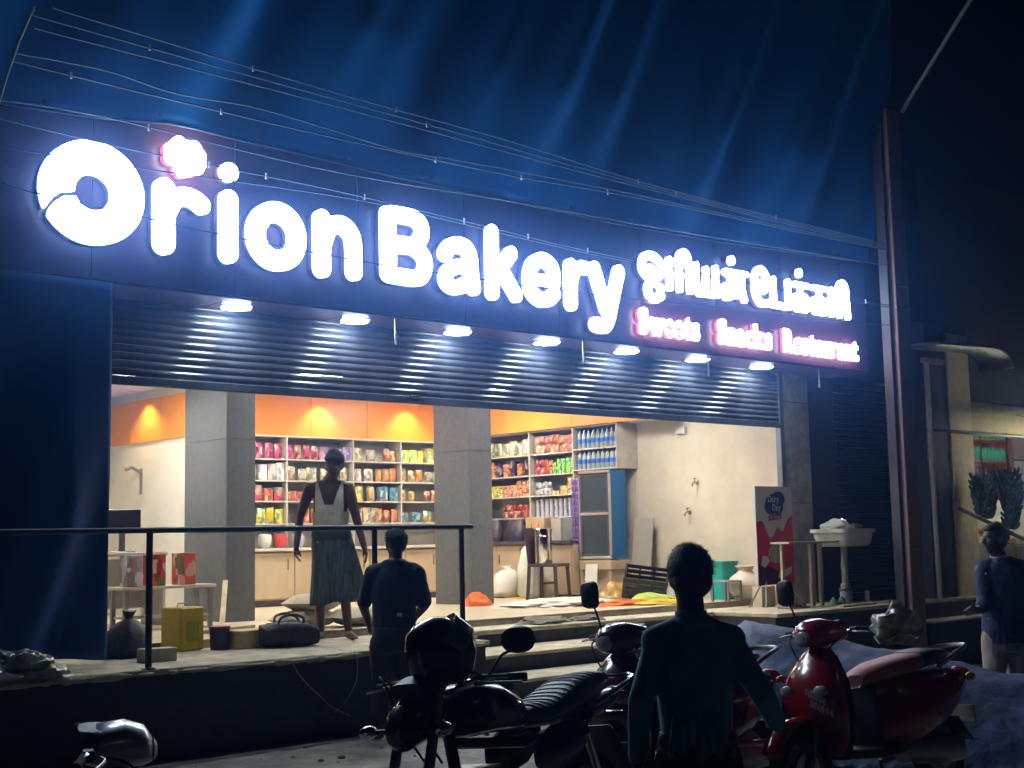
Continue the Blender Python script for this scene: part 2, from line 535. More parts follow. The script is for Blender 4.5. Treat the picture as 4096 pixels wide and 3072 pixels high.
# adjoining bay in the dark
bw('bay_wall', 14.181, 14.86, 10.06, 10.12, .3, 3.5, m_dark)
sh2 = thing('closed_shutter', (15.5, 10.05, PF), 'closed dark rolling shutter between the grey pillar and the brown street post', 'shutter')
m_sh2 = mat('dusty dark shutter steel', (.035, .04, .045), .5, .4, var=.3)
prof = [(0, 0), (-.012, .015), (-.018, .032), (-.012, .05), (0, .062), (.004, .062), (.004, 0)]
def slat_mesh(L, m, h=.064):
    k = h / .064; mb = MB(); n = len(prof)
    vs = [(x, y, z * k) for x in (-L / 2, L / 2) for (y, z) in prof]
    fs = [tuple(range(n)), tuple(reversed(range(n, 2 * n)))] + [(i, (i + 1) % n, n + (i + 1) % n, n + i) for i in range(n)]
    mb.add(vs, fs); return mb.mesh('slat', m, True)
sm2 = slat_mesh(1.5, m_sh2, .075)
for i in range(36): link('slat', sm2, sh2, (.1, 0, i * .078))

# ---------------------------------------------------------------- half-open rolling shutter
shu = thing('rolling_shutter', (9.1, 10.0, 2.78), 'half rolled up grey steel shutter hanging under the lit sign', 'shutter')
m_shut = mat('blue grey shutter steel', (.085, .095, .125), .20, .3, var=.2, vscale=3, spec=.35)
sm = slat_mesh(9.0, m_shut)
for i in range(10):
    o = link('slat', sm, shu, (random.uniform(-.004, .004), random.uniform(-.003, .003), .075 + i * .0635)); o.rotation_euler = (random.uniform(-.06, .06), 0, random.uniform(-.0006, .0006))
bb = MB().box((0, .0, .035), (9.0, .05, .075), 0, .01); bb.build('bottom_bar', m_shut, shu)
bb = MB().box((0, -.036, .012), (9.0, .022, .014)); bb.build('bottom_angle', m_shut, shu)
for x in (-1.2, 1.9):
    MB().box((x, -.03, .06), (.11, .025, .03), 0, .004).build('lift_handle', m_shut, shu)

# ---------------------------------------------------------------- signboard
SY = 9.43; SB = 3.478; ST = 4.92
sg = thing('fascia_sign', (9.2, SY, SB), 'long purple fascia sign with glowing white bakery lettering in English and Tamil', 'sign')
def sgp(x, y, z): return (x - 9.2, y - SY, z - SB)
m_board = mat('plum aluminium panel', (.125, .045, .085), .34, .0, var=.06, vscale=2, spec=.5)
m_frame = mat('maroon soffit panel', (.17, .055, .085), .38, .0, var=.08, vscale=3)
xp = 3.2
while xp < 14.7:
    x1 = min(xp + 1.22, 14.73)
    o = B('sign_panel', sgp((xp + x1) / 2, SY + .012, (SB + ST) / 2 + .004), (x1 - xp - .006, .024, ST - SB - .01), m_board, sg, .003)
    o = B('soffit_panel', sgp((xp + x1) / 2, (SY + .03 + 10.03) / 2, SB - .005), (x1 - xp - .006, .60, .012), m_frame, sg, .003)
    xp += 1.22
B('backing_frame', sgp(8.96, SY + .30, (SB + ST) / 2 + .01), (11.5, .53, ST - SB - .04), m_dark, sg)
m_face = mat('lit acrylic letter face', (.9, .93, 1), .4, var=0, emit=(.68, .86, 1.0), estr=8.0)
m_ret = mat('letter return metal', (.45, .30, .38), .3, .6, var=0)
m_pinkface = mat('lit pink edged acrylic', (1, .85, .9), .4, var=0, emit=(1.0, .80, .90), estr=5.0)
m_logo = mat('lit warm acrylic', (1, .95, .8), .4, var=0, emit=(1.0, .93, .80), estr=5.0)
m_pinkret = mat('pink letter return', (.8, .12, .22), .35, .0, var=0, emit=(1, .12, .25), estr=.5)
m_side = mat('added letter edge glow', (.9, .93, 1), .4, var=0, emit=(.55, .75, 1.0), estr=1.6)  # weak glow added on the letter edges to light the board
def side_dim(me, face):
    """added edge glow, weaker than the lit face of the letter"""
    if face.name == m_face.name:
        me.materials.append(m_side)
        for p in me.polygons:
            if abs(p.normal.y) < .5: p.material_index = 1
def glyph(strokes, cuts=(), discs=(), rings=(), name='letter', face=m_face, ret=m_ret, d1=.055, d2=.045, h=.009):
    xs = []; zs = []
    for P, w in strokes:
        xs += [p[0] - w for p in P] + [p[0] + w for p in P]; zs += [p[1] - w for p in P] + [p[1] + w for p in P]
    for (cx, cz, rx, rz) in discs: xs += [cx - rx, cx + rx]; zs += [cz - rz, cz + rz]
    for r in rings: xs += [r[0] - r[2], r[0] + r[2]]; zs += [r[1] - r[3], r[1] + r[3]]
    lp = field(strokes, (min(xs) - .03, max(xs) + .03, min(zs) - .03, max(zs) + .03), h, cuts, discs, rings)
    cx = (min(xs) + max(xs)) / 2; zb = min(zs)
    lp = [[(x - cx, z - zb) for x, z in l] for l in lp]
    o = link(name, shape_mesh(lp, d1, name, ret), sg, sgp(cx, SY - .003, zb))
    fm = shape_mesh(lp, d2, name + '_face', face)
    side_dim(fm, face)
    link(name + '_face', fm, o, (0, -d1 - .001, 0))
    return o
# Orion Bakery
glyph([], cuts=[([(4.245, 4.085), (4.15, 4.068), (4.085, 4.016), (4.038, 3.95), (4.02, 3.88), (4.01, 3.80)], .034)], rings=[(4.38, 4.115, .41, .392, .145, .136)])
glyph([([(4.962, 4.235), (4.965, 3.81)], .178), ([(5.0, 4.08), (5.06, 4.18), (5.164, 4.205), (5.24, 4.185), (5.285, 4.155)], .145)])
glyph([([(5.527, 4.239), (5.528, 3.803)], .162)], discs=[(5.53, 4.465, .082, .078)])
glyph([], rings=[(5.977, 4.003, .283, .288, .113, .118)])
glyph([([(6.423, 4.215), (6.425, 3.79)], .16), ([(6.44, 4.02), (6.50, 4.15), (6.617, 4.190), (6.715, 4.137), (6.752, 4.021), (6.755, 3.80)], .155)])
glyph([([(7.125, 4.355), (7.128, 3.835)], .158), ([(7.12, 4.365), (7.37, 4.372), (7.48, 4.33), (7.508, 4.245), (7.465, 4.16), (7.37, 4.105), (7.14, 4.1)], .145),
       ([(7.14, 4.105), (7.39, 4.105), (7.51, 4.04), (7.54, 3.95), (7.505, 3.865), (7.42, 3.82), (7.14, 3.822)], .145)])
glyph([([(7.772, 4.09), (7.823, 4.155), (7.914, 4.188), (8.019, 4.175), (8.075, 4.095), (8.084, 3.974), (8.108, 3.812)], .150),
       ([(8.061, 4.0), (7.91, 3.985), (7.795, 3.92), (7.772, 3.84), (7.846, 3.79), (7.966, 3.81), (8.073, 3.89)], .135)])
glyph([([(8.346, 4.37), (8.342, 3.792)], .145), ([(8.585, 4.192), (8.39, 3.98)], .145), ([(8.449, 4.04), (8.64, 3.80)], .145)])
glyph([([(9.155, 3.985), (9.13, 4.125), (8.995, 4.185), (8.862, 4.115), (8.818, 3.976), (8.852, 3.848), (8.965, 3.79), (9.081, 3.812), (9.15, 3.868)], .145), ([(8.82, 3.985), (9.15, 3.984)], .11)])
glyph([([(9.386, 4.17), (9.38, 3.797)], .155), ([(9.40, 4.02), (9.44, 4.12), (9.52, 4.175), (9.60, 4.172)], .135)])
glyph([([(9.72, 4.185), (9.875, 3.80)], .152), ([(10.08, 4.19), (9.965, 3.84), (9.918, 3.699), (9.845, 3.612), (9.72, 3.618)], .152)])
# chef hat emblem
lg = glyph([([(5.10, 4.43), (5.25, 4.45)], .10), ([(5.115, 4.385), (5.26, 4.43)], .06)], discs=[(5.085, 4.63, .05, .05), (5.035, 4.565, .065, .062), (5.035, 4.505, .062, .06), (5.13, 4.56, .1, .1), (5.21, 4.60, .07, .065),
      (5.255, 4.55, .062, .062), (5.275, 4.49, .045, .05), (5.15, 4.48, .105, .08)], name='emblem', face=m_logo, ret=m_pinkret, h=.006)
MB().tube([(5.08 - 5.14, 0, 4.585 - 4.37), (5.17 - 5.14, 0, 4.583 - 4.37), (5.26 - 5.14, 0, 4.578 - 4.37)], .006, 6).build('icing_line', mat('brown icing line', (.35, .18, .05), .5, var=0), lg).location = (-.02, -.104, .02)
# Tamil line (body z 4.085..4.43)
def tam(x0, x1, strokes, w, z0=4.12, z1=4.42, dots=()):
    S = [([(x0 + w / 2 + p[0] * (x1 - x0 - w), z0 + p[1] * (z1 - z0)) for p in P], w * k) for P, k in strokes]
    return glyph(S, discs=dots, name='letter', h=.007)
W = .075
tam(10.41, 10.80, [([(.30, .25), (.05, .45), (.0, .75), (.2, 1.0), (.62, 1.0), (.98, .72), (.92, .42), (.55, .18), (.25, -.12), (.35, -.42), (.62, -.5), (.9, -.35)], 1.15), ([(.3, .25), (.55, .42), (.42, .62), (.22, .55)], .9), ([(.62, -.5), (.95, -.12), (.75, .02)], .8)], W)
ri = [([(.0, 0), (.0, 1)], 1.0), ([(.0, .95), (.48, .95)], .9), ([(.48, .95), (.48, .0)], 1.0), ([(.48, .9), (.5, 1.2), (.7, 1.38), (.92, 1.2), (.96, .7), (1.0, .0)], 1.0)]
tam(10.84, 11.25, ri, W)
tam(11.28, 11.69, [([(.0, 1), (.0, .3), (.12, .0), (.4, .02), (.5, .3), (.5, .9)], 1.0), ([(.3, .0), (1.0, .0)], 1.0), ([(1.0, .0), (1.0, 1.0)], 1.0)], W)
tam(11.73, 12.24, [([(.28, .35), (.12, .42), (.0, .25), (.1, .0), (.3, .05), (.36, .4), (.3, .8), (.12, .95)], .95), ([(.3, .95), (.55, .85), (.56, .1)], .9), ([(.12, .97), (1.0, .97)], .85), ([(.8, .97), (.8, .35), (.88, .0)], 1.0)], W, dots=[(11.94, 4.545, .05, .055)])
tam(12.31, 12.63, [([(.95, .02), (.4, .0), (.05, .35), (.05, 1.0), (.45, 1.3), (.9, 1.05), (.85, .62), (.45, .45), (.35, .75)], 1.1)], W)
tam(12.66, 13.02, [([(.0, 1.0), (.0, .0)], 1.0), ([(.0, .0), (1.0, .0)], 1.0), ([(1.0, .0), (1.0, 1.0)], 1.0)], W)
ka = [([(.0, .97), (1.0, .97)], .85), ([(.5, .97), (.5, .35), (.35, .0), (.05, .08), (.05, .45), (.5, .55), (.95, .45), (1.0, .15), (.8, -.02), (.65, .12)], .9)]
tam(13.06, 13.39, ka, W, dots=[(13.21, 4.55, .048, .055)])
tam(13.43, 13.77, ka, W)
tam(13.81, 14.23, ri, W)
# the three small words
for t, x0, x1 in (('Sweets', 10.41, 11.37), ('Snacks', 11.70, 12.66), ('Restaurant', 12.90, 14.41)):
    for o in word(t, x0 - 9.2, x1 - 9.2, 3.60 - SB, .375, -.003, .04, m_pinkret, sg, .012, 'letter', .07, m_pinkface, .025): pass
# soffit downlights: things fixed into the sign's soffit
m_dl = mat('lit downlight diffuser', (1, 1, 1), .4, var=0, emit=(.88, .97, 1.0), estr=24.0)
m_dlr = mat('white downlight rim', (.8, .8, .8), .4, var=0)
dlr = MB().lathe([(.135, 0), (.150, -.002), (.150, -.008), (.135, -.008)], n=6).mesh('rim', m_dlr)
dld = MB().lathe([(.136, -.006), (.132, -.016), (.08, -.024), (.0005, -.028)], n=6).mesh('diffuser', m_dl)
for i, x in enumerate((5.86, 7.07, 8.27, 9.45, 10.63, 11.81, 12.98)):
    t = thing('downlight', (x, 9.77, SB - .011), ['first', 'second', 'third', 'fourth', 'fifth', 'sixth', 'last'][i] + ' lit soffit downlight under the sign, counted from the blue curtain', 'downlight', 'downlights under the sign')
    link('rim', dlr, t); link('diffuser', dld, t)
# hanging hooks of the shutter (rods below the soffit)
m_rod = mat('pale steel rod', (.55, .48, .45), .4, .6, var=0)
for i, x in enumerate((7.32, 9.70, 11.66, 13.75)):
    o = MB().box((0, 0, -.115), (.022, .012, .23), 0, .003).build('hanger_rod', m_rod); o.location = (x, 9.5, SB - .012)
    tag(o, ['pale hanger rod under the letter n of the sign', 'pale hanger rod under the letter y of the sign', 'pale hanger rod below the word Snacks', 'dim hanger rod in front of the grey front pillar'][i], 'rod', 'rods hanging from the soffit')
# ---------------------------------------------------------------- blue tarpaulin above the sign
m_tarp = mat('blue woven tarpaulin', (.004, .20, .68), .55, var=.06, vscale=.7, spec=.35)
edge = [(2.0, 4.60), (3.7, 4.66), (4.4, 4.69), (5.1, 4.77), (6.45, 4.73), (8.0, 4.70), (10.4, 4.70), (12.1, 4.74), (14.62, 4.86), (15, 4.87)]
def edgez(x):
    for (a, za), (b, zb) in zip(edge[:-1], edge[1:]):
        if a <= x <= b: return za + (zb - za) * (x - a) / (b - a)
    return edge[0][1] if x < edge[0][0] else edge[-1][1]
def tarp_pt(x, t):
    # hangs from high up the wall, leaning out a little, in long slanting folds
    zb = edgez(x)
    z = zb + (8.3 - zb) * t; y = 9.36 - .62 * t
    s = x - (z - 4.8) * .40
    a = .010 + .085 * min(1, t * 3.2)
    w = math.sin(s * 3.1 + 1.3 * math.sin(s * 1.1)) + .55 * math.sin(s * 7.3 + 2) + 1.3 * noise.noise((s * .9, z * .12, 3.3)) + .35 * noise.noise((s * 3.1, z * .2, 8.3))
    y -= a * (w + .9)
    return (x, y, z)
tx = np.arange(1.0, 14.74, .06); tt = list(np.linspace(0, 1, 48))
tv = [tarp_pt(float(x), float(t)) for t in tt for x in tx]
n_ = len(tx)
tm = MB(); tm.v = tv
tm.f = [(j * n_ + i, j * n_ + i + 1, (j + 1) * n_ + i + 1, (j + 1) * n_ + i) for j in range(len(tt) - 1) for i in range(n_ - 1)]
tp = thing('tarpaulin', (9, 9.3, 4.8), 'large dark blue tarpaulin hanging in slanting folds above the sign', 'tarpaulin')
o = tm.build('sheet', m_tarp, None, True, False); o.parent = tp; o.location = (-9, -9.3, -4.8)
sd = o.modifiers.new('thickness', 'SOLIDIFY'); sd.thickness = .004
# rope hem along the lower edge
MB().tube([(x - 9, tarp_pt(x, 0)[1] - 9.3 - .006, edgez(x) - 4.8) for x in np.arange(1.0, 14.7, .25)], .007, 6).build('hem_rope', mat('grey blue rope', (.2, .28, .4), .8, var=0), tp, True)
for x in np.arange(2.2, 14.6, .9):
    MB().lathe([(.012, -.003), (.022, -.003), (.022, .003), (.012, .003)], n=12, M=Matrix.Translation((x - 9, tarp_pt(x, .02)[1] - 9.3 - .008, edgez(x) + .06 - 4.8)) @ Matrix.Rotation(PI / 2, 4, 'X')).build('eyelet', mat('dull eyelet', (.3, .32, .35), .4, .8, var=0), tp)
# pipe
rl = MB().tube([(14.9, 8.88, 6.74), (14.9, 8.4, 7.29), (14.9, 7.86, 7.9)], .028, 8)
tag(rl.build('slanting_pipe', mat('galvanised pipe', (.42, .46, .5), .35, .7, var=.1), None, True), 'slanting galvanised pipe reaching out over the street beside the tarpaulin', 'pipe')

# ---------------------------------------------------------------- blue curtain hanging at the end of the shop
cv = []; cx = np.arange(1.2, 4.80, .03); cz = np.linspace(0, 1, 40)
for t in cz:
    for x in cx:
        xr = 4.61 + .13 * t; xx = 1.2 + (x - 1.2) * (xr - 1.2) / (4.79 - 1.2)
        z = 3.474 - t * (3.474 - .672)
        s = xx - (1 - t) * .95
        w = math.sin(s * 5.2 + .8 * math.sin(s * 2)) + .5 * math.sin(s * 11 + 1) + .7 * noise.noise((s * 2, z * .35, 9))
        a = (.004 + .105 * min(1, t * 1.4)) * min(1, max(0, xr - xx) / .35)
        cv.append((xx, 9.425 + .29 * t - a * (w + .6), z + .012 * math.sin(xx * 9) * t))
n_ = len(cx)
cm = MB(); cm.v = cv
cm.f = [(j * n_ + i, j * n_ + i + 1, (j + 1) * n_ + i + 1, (j + 1) * n_ + i) for j in range(len(cz) - 1) for i in range(n_ - 1)]
o = cm.build('tarpaulin_curtain', mat('dark blue tarpaulin', (.003, .06, .26), .55, var=.15, vscale=.8, spec=.3), None, True, False)
sd = o.modifiers.new('thickness', 'SOLIDIFY'); sd.thickness = .004
tag(o, 'blue tarpaulin curtain hanging from the sign down to the veranda floor', 'curtain')

# ---------------------------------------------------------------- street post
m_post = mat('brown painted steel column', (.30, .19, .18), .55, .1, var=.25, vscale=4, stretch=(1, 1, .3))
po = thing('street_post', (14.70, 9.0, -.2), 'tall brown steel column standing at the end of the sign', 'post')
MB().box((0.03, 0, 3.47), (.30, .20, 6.94), 0, .01).build('shaft', m_post, po)
MB().box((-.165, .02, 3.4), (.05, .12, 6.8), 0, .004).build('side_strip', mat('dark strip', (.05, .045, .06), .6), po)  # dark strip down the left face of the post
for z in (1.5, 3.55, 4.42, 4.7): MB().box((.03, 0, z), (.312, .212, .03), 0, .004).build('clamp_band', mat('dull strap steel', (.25, .2, .2), .5, .5), po)

# ---------------------------------------------------------------- service wires strung from the post
m_cab = mat('pale insulated cable', (.06, .105, .16), .75, var=0)
m_clip = mat('pink clip', (.75, .6, .62), .5, var=0)
cables = [
 ('uppermost loose cable in front of the tarpaulin', [(3.86, 5.27), (6.16, 5.17), (8.16, 5.12), (9.93, 5.035), (12, 5.0), (14.45, 4.99)], (5.48, 6.89, 9.93, 12.2)),
 ('second cable from the top, close under the uppermost', [(3.72, 5.18), (5.48, 5.13), (7.3, 5.085), (10, 5.005), (12.5, 4.975), (14.45, 4.97)], (4.6, 7.22, 10.5)),
 ('third cable from the top, nearly straight', [(3.73, 5.09), (6.41, 5.05), (9.04, 4.99), (12, 4.955), (14.45, 4.95)], ()),
 ('wavy cable that sags and rises midway up the tarpaulin', [(3.59, 4.88), (4.25, 4.905), (4.81, 4.855), (5.46, 4.885), (6.01, 4.86), (6.9, 4.80), (7.6, 4.83), (9.5, 4.88), (12, 4.91), (14.45, 4.93)], ()),
 ('cable with knots just over the tarpaulin hem', [(3.59, 4.82), (4.61, 4.80), (5.92, 4.785), (7.31, 4.785), (8.33, 4.80), (10.1, 4.86), (14.45, 4.91)], (4.0, 5.2, 7.31, 8.33, 9.48)),
 ('cable running just above the emblem on the sign', [(3.49, 4.53), (4.3, 4.56), (6.2, 4.50), (8.37, 4.56), (10.47, 4.60), (14.45, 4.72)], (4.6,)),
 ('cable crossing the tops of the Orion letters', [(3.45, 4.40), (4.5, 4.36), (6.16, 4.345), (7.63, 4.29), (9.18, 4.225), (11.5, 4.20), (14.45, 4.225)], (5.1, 5.6, 6.55, 7.63, 8.4, 9.18, 10.6, 13.9)),
 ('lower cable crossing the Orion letters at mid height', [(3.45, 4.20), (4.5, 4.23), (6.40, 4.30), (7.63, 4.262), (9.18, 4.20), (11.5, 4.18), (14.45, 4.20)], (13.5,)),
 ('lowest cable passing between the Tamil line and the small words', [(3.45, 3.97), (3.95, 3.91), (6.0, 3.80), (8.2, 3.79), (9.69, 3.82), (11.24, 3.865), (12.5, 3.90), (14.45, 3.98)], ())]
for lab, pts, clips in cables:
    P = catmull([(x, 8.9, z) for x, z in pts], 8)
    t = thing('overhead_cable', (14.45, 8.9, pts[-1][1]), lab, 'cable', 'cables strung in front of the sign')
    q = Vector((14.45, 8.9, pts[-1][1]))
    MB().tube([p - q for p in P], .0058, 6).build('strand', m_cab, t, True)
    for cx_ in clips:
        z = min(P, key=lambda p: abs(p.x - cx_)).z
        MB().box((cx_ - q.x, -.004, z - q.z), (.014, .014, .05), 0, .003).build('clip', m_clip, t)
br = MB().tube([(3.72, 8.9, 5.24), (3.62, 8.9, 4.97), (3.545, 8.9, 4.72), (3.49, 8.9, 4.50)], .011, 8)
tag(br.build('cable_bracket', mat('pale bracket', (.55, .58, .62), .5, var=.2), None, True), 'slanting pale bracket that holds the cables beside the tarpaulin', 'bracket')

# ---------------------------------------------------------------- veranda railing
m_rail = mat('dark blue grey pipe', (.055, .065, .085), .4, .5, var=.1)
ra = thing('railing', (5, 8.9, PF), 'dark pipe railing along the veranda edge in front of the standing man', 'railing')
MB().tube([(-6, 0, .965), (0, 0, .97), (2.66, 0, .968)], .022, 10).build('top_rail', m_rail, ra, True)
for x in (-3.2, -.36, 1.62, 2.54):
    MB().tube([(x, 0, 0), (x, 0, .96)], .024, 10).build('baluster', m_rail, ra, True)
    MB().lathe([(.05, 0), (.05, .008), (.03, .012)], (x, 0, 0), 10).build('base_plate', m_rail, ra)
# ---------------------------------------------------------------- lamps inside the shop
m_tl = mat('lit ceiling panel', (1, 1, 1), .4, var=0, emit=(1.0, .93, .80), estr=23.0)
for i, (x, y, lab) in enumerate(((6.35, 13.0, 'lit square ceiling panel behind the blue curtain edge'), (8.9, 11.5, 'lit square ceiling panel over the standing man'), (9.4, 13.9, 'lit square ceiling panel before the back shelves'),
                             (11.9, 11.3, 'lit square ceiling panel near the half-open shutter by the cream wall'), (12.1, 13.9, 'lit square ceiling panel between the column and the shelf corner'))):
    t = thing('ceiling_light', (x, y, 3.299 if x < 7.5 else 3.549), lab, 'ceiling light', 'ceiling lights in the shop')
    MB().box((0, 0, -.010), (.62, .62, .02), 0, .004).build('frame', m_dlr, t)
    MB().box((0, 0, -.024), (.56, .56, .008)).build('diffuser', m_tl, t)
m_sp = mat('lit spot lens', (1, 1, 1), .4, var=0, emit=(1.0, .75, .4), estr=14.0)
for i, (x, y) in enumerate(((8.75, 15.30), (10.6, 15.30), (12.1, 15.30), (7.30, 14.4))):
    t = thing('wall_washer', (x, y, 3.298 if x < 7.5 else 3.548), ['warm spot lamp over the back shelf nearest the partition', 'warm spot lamp over the middle of the back shelf', 'warm spot lamp over the shelf corner', 'warm spot lamp beside the white partition'][i], 'spot lamp', 'warm spots by the orange fascia')
    MB().lathe([(.05, 0), (.055, -.01), (.045, -.014)], n=14).build('rim', m_dlr, t)
    MB().lathe([(.04, -.012), (.0005, -.013)], n=14).build('lens', m_sp, t)
    l = bpy.data.lights.new('warm_spot', 'SPOT'); l.energy = 16; l.color = (1, .66, .3); l.spot_size = R(110); l.spot_blend = .6; l.shadow_soft_size = .04
    lo = bpy.data.objects.new('warm_spot', l); C.objects.link(lo); lo.parent = t; lo.location = (0, 0, -.03)
# ---------------------------------------------------------------- shelving
m_lam = mat('pale grey laminate', (.62, .58, .52), .5, var=.05)
m_cab = mat('tan laminate door', (.55, .42, .28), .45, var=.08, vscale=3, stretch=(1, 1, .2))
m_ct = mat('dark counter stone', (.10, .085, .10), .3, var=.2, vscale=20)
sr = thing('side_shelf', (13.38, 13.9, IF_), 'tall pale laminate wall shelf of three bays beside the cream wall', 'shelf')
def srp(name, x0, x1, y0, y1, z0, z1, m=m_lam): return slab(name, x0 - 13.38, x1 - 13.38, y0 - 13.9, y1 - 13.9, z0 - IF_, z1 - IF_, m, sr, .002)
srp('back_panel', 13.585, 13.598, 12.37, 15.48, 1.48, 3.005)
for y, z0 in ((15.44, 1.48), (14.06, 1.80), (13.18, 1.80)):
    srp('upright', 13.2, 13.584, y, y + .018, z0, 3.008)
srp('end_panel', 13.19, 13.598, 12.35, 12.368, 2.40, 3.008, mat('grey end panel', (.5, .46, .42), .6))
srp('top_board', 13.2, 13.584, 12.37, 15.439, 2.992, 3.009)
for z in (2.68, 2.385, 2.095, 1.79):
    for (a, b) in ((14.08, 15.439), (13.2, 14.058)):
        srp('shelf_board', 13.2, 13.584, a, b, z - .018, z)
for z in (2.70, 2.42): srp('shelf_board', 13.2, 13.584, 12.37, 13.178, z - .018, z)
cb = thing('side_counter', (13.24, 14.2, IF_), 'tan cupboard counter with a dark top below the side shelf', 'counter')
def cbp(name, x0, x1, y0, y1, z0, z1, m, bev=.003): return slab(name, x0 - 13.24, x1 - 13.24, y0 - 14.2, y1 - 14.2, z0 - IF_, z1 - IF_, m, cb, bev)
cbp('carcass', 12.92, 13.59, 12.95, 15.46, .74, 1.42, m_cab)
cbp('counter_top', 12.86, 13.59, 12.94, 15.46, 1.421, 1.46, m_ct)
cbp('plinth', 12.97, 13.59, 12.97, 15.44, .702, .739, m_ct)
for i in range(5):
    y = 12.97 + i * .5
    d = cbp('door', 12.90, 12.919, y, y + .49, .76, 1.40, m_cab)
    hx = link('handle', MB().box((0, 0, 0), (.02, .012, .14), 0, .004).mesh('handle', mat('steel handle', (.3, .3, .3), .3, .9, var=0)), d, (-.02, .18 if i % 2 == 0 else -.18, .14))
bs = thing('back_shelf', (10.5, 15.33, IF_), 'wide wall shelf full of packets across the back wall', 'shelf')
def bsp(name, x0, x1, y0, y1, z0, z1, m=m_lam): return slab(name, x0 - 10.5, x1 - 10.5, y0 - 15.33, y1 - 15.33, z0 - IF_, z1 - IF_, m, bs, .002)
bsp('back_panel', 7.65, 13.15, 15.48, 15.493, 1.45, 2.90)
for x in (7.66, 8.75, 9.85, 10.92, 11.74, 12.6): bsp('upright', x, x + .018, 15.15, 15.479, 1.45, 2.90)
for z in (2.905, 2.60, 2.32, 2.05, 1.755):
    for a, b in ((7.679, 8.749), (8.769, 9.849), (9.869, 10.919), (10.939, 11.739), (11.759, 12.599), (12.619, 13.15)): bsp('shelf_board', a, b, 15.15, 15.479, z - .018, z)
bc = thing('back_counter', (10.3, 15.2, IF_), 'tan cupboard counter along the back wall behind the standing man', 'counter')
def bcp(name, x0, x1, y0, y1, z0, z1, m, bev=.003): return slab(name, x0 - 10.3, x1 - 10.3, y0 - 15.2, y1 - 15.2, z0 - IF_, z1 - IF_, m, bc, bev)
bcp('carcass', 8.0, 12.85, 14.93, 15.48, .78, 1.40, m_cab); bcp('counter_top', 7.98, 12.85, 14.86, 15.48, 1.401, 1.44, m_lam); bcp('plinth', 8.0, 12.85, 14.97, 15.48, .702, .779, m_ct)
for i in range(8):
    x = 8.02 + i * .6
    d = bcp('door', x, x + .58, 14.91, 14.929, .80, 1.38, m_cab)
    link('handle', MB().box((0, 0, 0), (.012, .02, .14), 0, .004).mesh('handle', MATS['steel handle']), d, (.2, -.02, .14))

# ---------------------------------------------------------------- goods
def packet_mesh(w, h, d, m, twist=0.0):
    mb = MB(); n = 6; vs = []; fs = []
    for sgn in (1, -1):
        for j in range(n):
            for i in range(n):
                u = i / (n - 1) * 2 - 1; v = j / (n - 1) * 2 - 1
                t = (1 - abs(u) ** 3) * (1 - abs(v) ** 4)
                vs.append((u * w / 2, -sgn * (d / 2 * t ** .6 + .001) + twist * u * .01 * math.sin(v * 5), h / 2 + v * h / 2))
    for k in range(2):
        o = k * n * n
        for j in range(n - 1):
            for i in range(n - 1): fs.append((o + j * n + i, o + j * n + i + 1, o + (j + 1) * n + i + 1, o + (j + 1) * n + i))
    mb.add(vs, fs); return mb.mesh('packet', m, True, True)
def printed(name, col, rough=.35, metal=0.0):
    """wrapper print: blocks of accent colour and a pale label patch, different on every copy"""
    if name in MATS: return MATS[name]
    m = mat(name, col, rough, metal, var=0, spec=.6)
    nt = m.node_tree; b = nt.nodes['Principled BSDF']
    tc = nt.nodes.new('ShaderNodeTexCoord'); oi = nt.nodes.new('ShaderNodeObjectInfo'); ad = nt.nodes.new('ShaderNodeVectorMath'); ad.operation = 'ADD'
    mu = nt.nodes.new('ShaderNodeMath'); mu.operation = 'MULTIPLY'; mu.inputs[1].default_value = 3.0
    nt.links.new(oi.outputs['Random'], mu.inputs[0]); nt.links.new(tc.outputs['Generated'], ad.inputs[0]); nt.links.new(mu.outputs[0], ad.inputs[1])
    vo = nt.nodes.new('ShaderNodeTexVoronoi'); vo.distance = 'CHEBYCHEV'; vo.inputs['Scale'].default_value = 2.2; nt.links.new(ad.outputs[0], vo.inputs['Vector'])
    sp = nt.nodes.new('ShaderNodeSeparateColor'); nt.links.new(vo.outputs['Color'], sp.inputs[0])
    rp = nt.nodes.new('ShaderNodeValToRGB'); rp.color_ramp.interpolation = 'CONSTANT'; nt.links.new(sp.outputs[0], rp.inputs[0])
    d = [x * .45 for x in col]; l = [min(1, x * .5 + .42) for x in col]
    E_ = rp.color_ramp.elements; E_[0].position = 0; E_[0].color = (*d, 1); E_[1].position = .22; E_[1].color = (*col, 1)
    e = E_.new(.72); e.color = (*l, 1); e = E_.new(.86); e.color = (col[2] * .6 + .1, col[0] * .35 + .05, col[1] * .5 + .05, 1)
    hs = nt.nodes.new('ShaderNodeHueSaturation'); mr = nt.nodes.new('ShaderNodeMapRange'); mr.inputs['To Min'].default_value = .6; mr.inputs['To Max'].default_value = 1.15
    nt.links.new(oi.outputs['Random'], mr.inputs[0]); nt.links.new(mr.outputs[0], hs.inputs['Value']); nt.links.new(rp.outputs[0], hs.inputs['Color'])
    m2 = nt.nodes.new('ShaderNodeMapRange'); m2.inputs['To Min'].default_value = .47; m2.inputs['To Max'].default_value = .53; nt.links.new(oi.outputs['Random'], m2.inputs[0]); nt.links.new(m2.outputs[0], hs.inputs['Hue'])
    nt.links.new(hs.outputs[0], b.inputs['Base Color'])
    return m
def foil(name, c, r=.28): return printed(name, c, r, .15)
def band_packet(w, h, d, m1):
    return packet_mesh(w, h, d, m1)
def carton_mesh(w, d, h, m): return MB().box((0, 0, h / 2), (w, d, h), 0, .004).mesh('carton', m)
PK = {}
